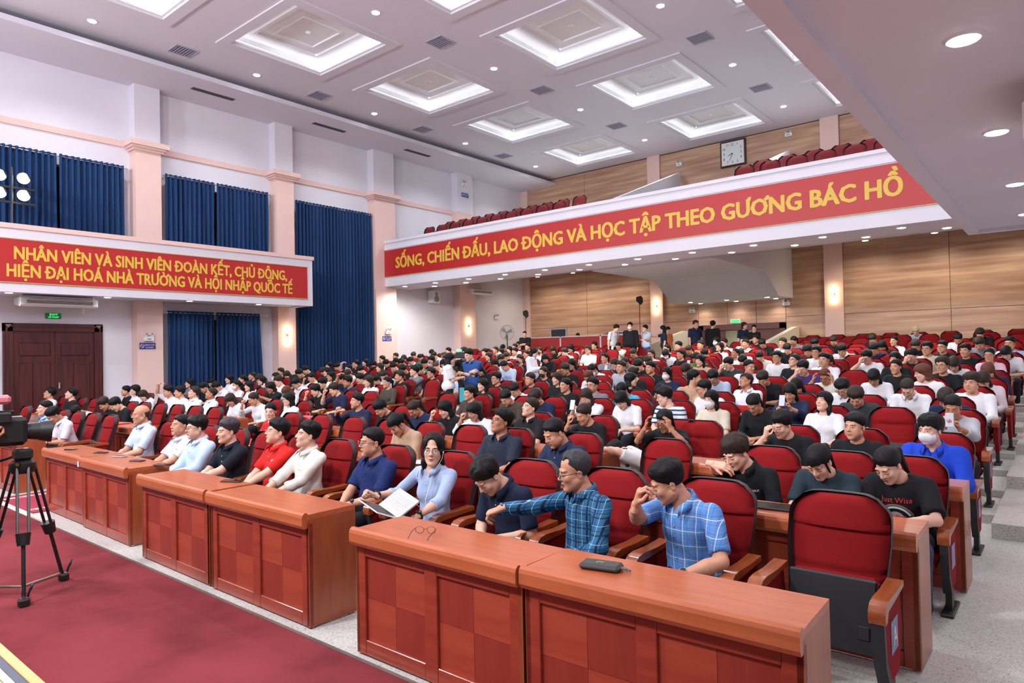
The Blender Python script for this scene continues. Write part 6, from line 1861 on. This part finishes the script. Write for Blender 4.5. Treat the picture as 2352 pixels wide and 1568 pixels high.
def dress(root, d, hs, hc, shirt, ex):
    so = put('shirt', d['shirt'], root); c = SHIRT[shirt]; f = rnd.uniform(.9, 1.06); so.color = (c[0]*f, c[1]*f, c[2]*f, 1)
    if shirt in ('stripe', 'tracksuit'):
        so.material_slots[0].link = 'OBJECT'; so.material_slots[0].material = stripe_cloth if shirt == 'stripe' else MATS['cloth_tracksuit']
    ho = put('hair', d['hair'], root)
    hm = hc if hc in HAIRM else ('dark' if rnd.random() < .25 else 'black')
    if hs == 'cap': ho.name = 'cap'; ho.material_slots[0].link = 'OBJECT'; ho.material_slots[0].material = mat('cap_green', srgb(34, 92, 66), .8)
    elif hm != 'black': ho.material_slots[0].link = 'OBJECT'; ho.material_slots[0].material = HAIRM[hm]
    if 'g' in ex: g_ = put('spectacles', _G[('round', 'rect')[rnd.random() < .5]], root); g_.matrix_local = d['HM']
    if 'm' in ex: g_ = put('face_mask', _MK['white'], root); g_.matrix_local = d['HM']
    if 'k' in ex: g_ = put('face_mask', _MK['black'], root); g_.matrix_local = d['HM']
for k in sorted(rows_):
    cnt = {0: 0, 1: 0}
    for (x, hs, hc, shirt, pose, ex) in sorted(rows_[k], key=lambda q: -q[0]):
        side = 0 if x > -10 else 1; cnt[side] += 1
        col = 'shirt' if (shirt in ('white', 'paleblue', 'tracksuit', 'blackwhite', 'darkshirt') and pose in ('fwd', 'up', 'tilt', 'down') and hs not in FEM and int(abs(x)*10) % 2) or shirt in ('tracksuit', 'blackwhite', 'darkshirt') else 'round'
        d = crowd_meshes(hs, pose, col)
        lab = f"person in {CNAME.get(shirt, shirt)} top {POSE[pose][1]}, {nth(k)} row, {nth(cnt[side])} from {'right' if side == 0 else 'centre'} aisle"
        o = put('person', d['skin'], None, lab, 'person', 'audience in the rows', None, (x, ROW_Y[k]+rnd.uniform(-.03, .03), ROW_Z[k]), R(rnd.uniform(-6, 6)))
        s_ = rnd.uniform(.975, 1.03); o.scale = (s_, s_, s_)
        dress(o, d, hs, hc, shirt, ex); put('trousers', _CM_COMMON['crowd_legs'], o)
        people_rows.setdefault(k, []).append(x)
        if pose == 'phone':
            ph = put('phone', _PH, None, f"phone held up in {nth(k)} row, {nth(cnt[side])} from {'right' if side == 0 else 'centre'} aisle", 'phone', 'phones held up in the rows', None, (x-.005, o.location.y-.26, ROW_Z[k]+.93), R(rnd.uniform(-10, 10)))
            ph.rotation_euler[0] = R(-20)
# ---- chairs for every row: one under each sitter, folded empty ones in the gaps
HIDDEN_CHAIRS = set([(1, 1, 4), (1, 1, 5), (2, 1, 6), (3, 1, 10), (4, 1, 9), (5, 1, 6), (5, 1, 8), (6, 0, 5), (6, 1, 3), (6, 1, 5), (7, 1, 4), (8, 1, 1), (8, 1, 3), (9, 0, 3), (9, 1, 2), (9, 1, 3), (9, 1, 9), (10, 0, 9), (10, 1, 3), (10, 1, 4), (10, 1, 5), (10, 1, 8), (11, 0, 5), (11, 1, 3), (11, 1, 5), (12, 0, 4), (12, 1, 3), (12, 1, 5), (12, 1, 6), (12, 1, 9), (13, 0, 1), (13, 1, 7), (14, 1, 5), (14, 1, 7), (14, 1, 9), (14, 1, 10), (15, 1, 3), (15, 1, 5), (15, 1, 11), (16, 0, 11), (16, 1, 7), (16, 1, 9), (3, 1, 5), (4, 1, 8), (6, 0, 2), (7, 1, 6), (7, 1, 8), (8, 1, 6), (9, 1, 10), (11, 0, 2), (11, 0, 7), (11, 1, 6), (11, 1, 7), (12, 1, 1), (12, 1, 2), (13, 1, 8), (14, 0, 6), (15, 1, 7), (15, 1, 10), (16, 0, 9), (16, 1, 8), (2, 1, 7), (2, 1, 10), (4, 1, 4), (4, 1, 7), (6, 1, 6), (6, 1, 9), (7, 1, 5), (7, 1, 7), (8, 0, 1), (8, 0, 2), (8, 0, 7), (8, 0, 8), (9, 0, 8), (10, 0, 4), (10, 1, 6), (12, 0, 5), (12, 0, 9), (12, 1, 7), (13, 0, 8), (14, 0, 3), (14, 1, 6), (14, 1, 8), (15, 0, 3), (16, 0, 2), (16, 0, 3), (16, 0, 8), (16, 1, 1), (17, 0, 0), (17, 0, 2), (3, 0, 7), (3, 0, 8), (4, 0, 3), (5, 1, 3), (5, 1, 5), (5, 1, 9), (6, 0, 6), (6, 1, 2), (6, 1, 7), (7, 0, 2), (7, 0, 3), (7, 0, 9), (7, 1, 9)])
CHAIRS = []
for k in range(1, 19):
    if k == 1: blocks = [([x for x in SEAT_X[1]], True), ([-11.5-.69*i for i in range(7)], False)]
    else: blocks = None
    y, z = ROW_Y[k], ROW_Z[k]
    occ = sorted([x for x in people_rows.get(k, [])], reverse=True)
    for side in (0, 1):
        if k == 1: xs_ = blocks[side][0]; taken = [min(xs_, key=lambda q: abs(q-o_)) for o_ in occ if (o_ > -10) == (side == 0)]
        else:
            lo_, hi_ = ((-9.35 if k < 17 else -6.4), -.97) if side == 0 else (-19.2, -11.4)
            mine = [o_ for o_ in occ if lo_-.3 <= o_ <= hi_+.3]; taken = list(mine)
            if side == 1 and k > 16: continue
            edges = [hi_+.66]+mine+[lo_-.66]; fill = []
            for a, b_ in zip(edges, edges[1:]):
                gap = a-b_; n_ = int((gap+.02)/.645)-1
                for q in range(n_): fill.append(a-gap*(q+1)/(n_+1))
            xs_ = sorted(mine+fill, reverse=True)
        for i, x in enumerate(xs_):
            if (k, side, i) in HIDDEN_CHAIRS: continue
            empty = not any(abs(x-t_) < 1e-4 for t_ in taken)
            lab = f"red {'empty folded ' if empty else 'occupied '}chair, {nth(k)} row, {nth(i+1)} from {'right' if side == 0 else 'centre'} aisle"
            near = k <= 4
            c_ = chair(x, y, z, lab, near, empty, 0, 'red auditorium chairs', hi=(k <= 2), plate=('A' if k == 1 else '') if (i == 0 and side == 0 and near) else None)
            if k > 1: c_.scale = (.93, 1, 1)
            CHAIRS.append(((k, side, i), c_))

# ---- people standing in the aisle and at the back
def stander(label, loc, rz, S, shirt, hs='fringe', hc='-', ex='', legs='cloth_trousers_dark', tall=1.0):
    fem = hs in FEM
    Q = dict(stand=True, head='female' if fem else 'slim', hair=hs, sleeve='short', collar='round', hres=.0084, handres=.0088, hairres=.0115, sres=.018, tres=.026, loose=.008, rh=dict(p=(-.24, -.04, .78), f=(0, -.2, -1), u=(-1, 0, 0), pole=(-.35, .5, .9)), lh=dict(p=(.24, -.04, .78), f=(0, -.2, -1), u=(1, 0, 0), pole=(.35, .5, .9)))
    Q.update(S); P = build_person(Q, .014)
    o = put('person', np_mesh('person_body', P['skin'], [SKIN[0], LIP[1], EYEW, IRIS, BROW]), None, label, 'person', 'people standing at the back and in the aisle', None, loc, rz); o.scale = (tall,)*3
    d = dict(shirt=np_mesh('shirt', P['shirt'], [crowd_cloth]), hair=np_mesh('hair', P['hair'], [HAIRM['black']]), HM=P['HM'].copy())
    dress(o, d, hs, hc, shirt, ex)
    put('trousers', np_mesh('trousers', P['trousers'], [MATS[legs]]), o); put('shoes', np_mesh('shoes', P['shoes'], [MATS['shoe_black']]), o)
    return o, P
HOLD2 = dict(rh=dict(p=(-.07, -.28, 1.1), f=(.3, -.9, .1), u=(-.5, 0, .8), pose='hold'), lh=dict(p=(.07, -.28, 1.1), f=(-.3, -.9, .1), u=(.5, 0, .8), pose='hold'))
FOLD = dict(rh=dict(p=(.12, -.16, 1.16), f=(.9, -.1, .2), u=(0, -1, .2)), lh=dict(p=(-.1, -.2, 1.13), f=(-.9, -.1, .1), u=(0, -1, .2)))
stander('person in blue short-sleeved shirt and headset standing in the centre aisle', (-9.75, 10.45, .28), R(5), dict(look=(-14, 14, 0), collar='shirt', **FOLD), 'blue', 'short', tall=1.0)
stander('person in white t-shirt with waist-length hair standing in the centre aisle', (-9.95, 9.95, .28), R(150), dict(look=(0, 8, 0), **HOLD2), 'white', 'waist', tall=.95, legs='cloth_trousers_dark')
stander('person in red and white jacket standing in the aisle looking at a phone', (-9.9, 12.7, .42), R(105), dict(look=(0, 22, 0), sleeve='long', collar='jacket', loose=.03, **HOLD2), 'tracksuit', 'waist', tall=.93)
stander('person in navy polo standing in profile by the rear doors', (-10.2, 22.5, 1.1), R(55), dict(look=(0, 0, 0), collar='polo'), 'navy', 'fringe', tall=1.05)
stander('person in black coat seen from behind by the rear doors', (-9.65, 22.7, 1.1), R(175), dict(look=(0, 0, 0), sleeve='long', loose=.03), 'black', 'fringe', tall=1.03)
stander('person in navy t-shirt with bright print by the rear doors', (-8.45, 22.4, 1.1), R(60), dict(look=(10, 0, 0)), 'navy', 'bob', tall=.97)
stander('person in black t-shirt by the cream stair parapet at the back', (-7.95, 22.0, 1.1), R(20), dict(look=(0, 4, 0), **HOLD2), 'black', 'tail', tall=.9)
stander('person in white and black polo leaning at the control booth', (-12.3, 20.35, 1.14), R(80), dict(look=(10, 22, 0), lean=14), 'white', 'fringe', tall=.98)
stander('person in black jacket and white mask standing at the back', (-11.6, 20.4, 1.1), R(15), dict(look=(0, 0, 0), sleeve='long', loose=.02), 'black', 'short', ex='m', tall=1.02)
stander('person in pale blue polo with folded arms at the back', (-11.2, 20.75, 1.1), R(-15), dict(look=(-20, 0, 0), collar='polo', **FOLD), 'paleblue', 'short', legs='cloth_jeans', tall=.96)
stander('person in navy and red jersey pointing left at the back', (-10.75, 21.2, 1.1), R(-60), dict(look=(-10, 6, 0), rh=dict(p=(-.1, -.5, 1.25), f=(0, -1, 0), u=(0, 0, 1), pose='point')), 'navy', 'longpart', tall=.95)
stander('person in black and red top standing at the left of the control booth', (-16.2, 20.4, 1.14), R(30), dict(look=(0, 10, 0), **HOLD2), 'black', 'crew', tall=.92)
o, P = stander('person in yellow t-shirt behind the cream parapet', (-11.3, 22.5, 1.05), R(60), dict(look=(0, 18, 0)), 'orange', 'short', tall=.98)
o.children[0].color = (*srgb(220, 170, 60), 1)
stander('person with headphones half hidden behind the control desk', (-14.75, 21.9, 1.14), R(20), dict(look=(0, 20, 0)), 'black', 'short', tall=.86)
# aisle camera on the shoulder of the headset person's colleague
g = thing('shoulder_camera', 'black video camera with green tally light held up in the aisle', 'video camera', (-10.6, 10.95, 1.72), R(20))
MB().rbox(-.2, .2, -.06, .06, 0, .14, .02).build('camera_body', blackp, g); MB().cyl((-.2, 0, .06), (-.38, 0, .06), .045, .055, 12).build('lens', blackp, g, 40); MB().rbox(-.05, .07, -.02, .02, .15, .2, .01).build('tally_light', mat('tally_green', srgb(60, 240, 120), .4, emit=((.15, 1, .4), 2.5, 0)), g)
stander('person operating the shoulder camera in the centre aisle', (-10.7, 11.25, .28), R(20), dict(look=(0, 4, 0), rh=dict(p=(-.12, -.28, 1.5), f=(.2, -.7, .5), u=(0, 0, 1), pose='hold')), 'black', 'fringe', tall=1.02)
g = thing('handbag', 'black and turquoise tote hanging from an arm in the aisle', 'bag', (-9.62, 10.12, 1.02), R(20))
MB().rbox(-.13, .13, -.04, .04, -.2, .1, .01).build('bag_body', mat('bag_teal', srgb(60, 160, 180), .7), g); MB().tube([(-.08, 0, .1), (-.05, 0, .3), (.05, 0, .3), (.08, 0, .1)], .012, 6).build('strap', blackp, g)
# ---- the camera operator at the left edge, with tripod and broadcast camera
T0 = Vector((-6.33, 1.64, 0))
g = thing('camera_tripod', 'black and grey camera tripod standing on the red carpet', 'tripod', T0)
grey_leg = mat('tripod_grey', (.32, .32, .33), .3, metal=.9)
feet = [Vector((-6.02, 1.56, .02))-T0, Vector((-6.46, 1.95, .02))-T0, Vector((-6.62, 1.42, .02))-T0]
bowl = Vector((0, 0, 1.0))
MB().lathe([(.07, -.05), (.09, -.02), (.09, .03), (.06, .05)], tuple(bowl), 16).build('bowl', blackp, g, 40)
for f in feet:
    d = (f-bowl); top = bowl+Vector((f.x, f.y, 0)).normalized()*.07; mid = top+(f-top)*.55; n = Vector((-d.y, d.x, 0)).normalized()
    leg = MB()
    for s in (-1, 1): leg.cyl(top+n*.035*s, mid+n*.035*s, .011, n=8)
    lo_ = leg.build('leg', grey_leg if f is feet[0] else blackp, g, 40)
    MB().cyl(mid+(mid-top).normalized()*-.05, f+(top-f).normalized()*.05, .014, n=8).build('lower_tube', blackp, lo_, 40)
    u_ = (mid-top).normalized()
    MB().cyl(mid-u_*.06, mid+u_*.03, .05, .04, 10).build('clamp', blackp, lo_, 40)
    MB().rbox(f.x-.035, f.x+.035, f.y-.035, f.y+.035, 0, .07, .015).build('rubber_foot', blackp, lo_)
    MB().tube([f+Vector((.02, .02, .06)), f+Vector((.045, .03, .12)), f+Vector((.03, .05, .15)), f+Vector((.01, .04, .1))], .008, 6).build('foot_latch', blackp, lo_, 60)
hub = Vector((sum(f.x for f in feet)/3, sum(f.y for f in feet)/3, .06))
for f in feet: MB().cyl(hub, f+Vector((0, 0, .05)), .012, n=6).build('spreader_arm', mat('spreader', srgb(150, 140, 125), .4, metal=.6), g)
MB().rbox(-.06, .06, -.06, .06, 1.05, 1.14, .02).build('pan_head', blackp, g); MB().cyl((0, 0, 1.1), (-.35, -.22, .98), .012, n=8).build('pan_bar', blackp, g)
for a_ in (0, .9, 1.8): MB().cyl((.06*math.cos(a_), .06*math.sin(a_)-.04, 1.03), (.1*math.cos(a_), .1*math.sin(a_)-.06, 1.03), .014, n=8).build('lock_knob', brass, g, 40)
ca = R(78)
g = thing('broadcast_camera', 'black broadcast video camera on the tripod at the left edge', 'video camera', (T0.x-.06, T0.y-.16, 1.15), ca)
MB().rbox(-.3, .2, -.09, .09, .02, .24, .03).build('camera_body', blackp, g, 40)
MB().cyl((.2, 0, .12), (.28, 0, .115), .062, .07, 18).build('lens_barrel', blackp, g, 30); MB().cyl((.28, 0, .115), (.36, 0, .11), .075, .09, 18).build('lens_hood', blackp, g, 30)
MB().rbox(-.2, .12, -.02, .02, .26, .29, .01).build('top_handle', blackp, g); MB().rbox(-.18, -.14, -.015, .015, .22, .28, .005).build('handle_post', blackp, g)
MB().rbox(-.02, .1, -.13, -.09, .2, .28, .01).build('viewfinder', blackp, g)
MB().rbox(-.12, .1, -.05, .05, .34, .41, .02).build('top_light', mat('toplight_pink', srgb(220, 130, 140), .4), g)
b_ = MB().rbox(-.34, -.18, -.07, .07, .42, .53, .015).build('transmitter', mat('trans_blue', srgb(50, 70, 120), .4), g)
MB().box(-.28, -.22, -.072, -.07, .46, .5).build('display', mat('disp_green', srgb(60, 150, 120), .4, emit=((.1, .5, .3), .4, 0)), b_)
for q in range(4): MB().cyl((-.31+.035*q, .03, .53), (-.30+.035*q, .05, .68), .006, n=6).build('antenna', blackp, b_)
MB().cyl((-.25, 0, .24), (-.25, 0, .42), .02, n=8).build('mount_post', blackp, g)
MB().rbox(-.36, -.3, -.03, .03, .3, .4, .01).build('colour_card', mat('card_yellow', srgb(205, 170, 70), .6), g)
for q in range(3): MB().cyl((-.1+.06*q, -.091, .16), (-.1+.06*q, -.095, .16), .014, n=10).build('red_button', mat('button_red', srgb(170, 20, 30), .4), g)
# operator
oloc = Vector((-6.46, 1.02, 0)); orz = R(150)
OS = .9
inv = Matrix.Rotation(-orz, 4, 'Z')
tow = lambda w: tuple((inv @ (Vector(w)-oloc))/OS)
hw_ = Vector((T0.x+.11, T0.y-.02, 1.26))
Q = dict(stand=True, head='slim', hair='crew', sleeve='short', collar='round', look=(0, 8, 0), lean=10, stride=.16, loose=.012, seed=31, rh=dict(p=tow(hw_), f=tow(oloc+Vector((-.2, .1, .95))), u=tow(oloc+Vector((.7, -.7, .2))), pose='hold', pole=tow((-6.0, .9, .4))), lh=dict(p=tow((-6.62, 1.62, 1.3)), f=(0, -1, .2), pose='hold'))
_op = make_person(Q, oloc, orz, 'camera operator in dark teal shirt at the left edge, hand on the lens', 'camera crew', dict(skin=2, shirt=cloth('operator_teal', srgb(38, 58, 78)), legs=MATS['cloth_trousers_dark']))
_op['obj'].scale = (OS, OS, OS)
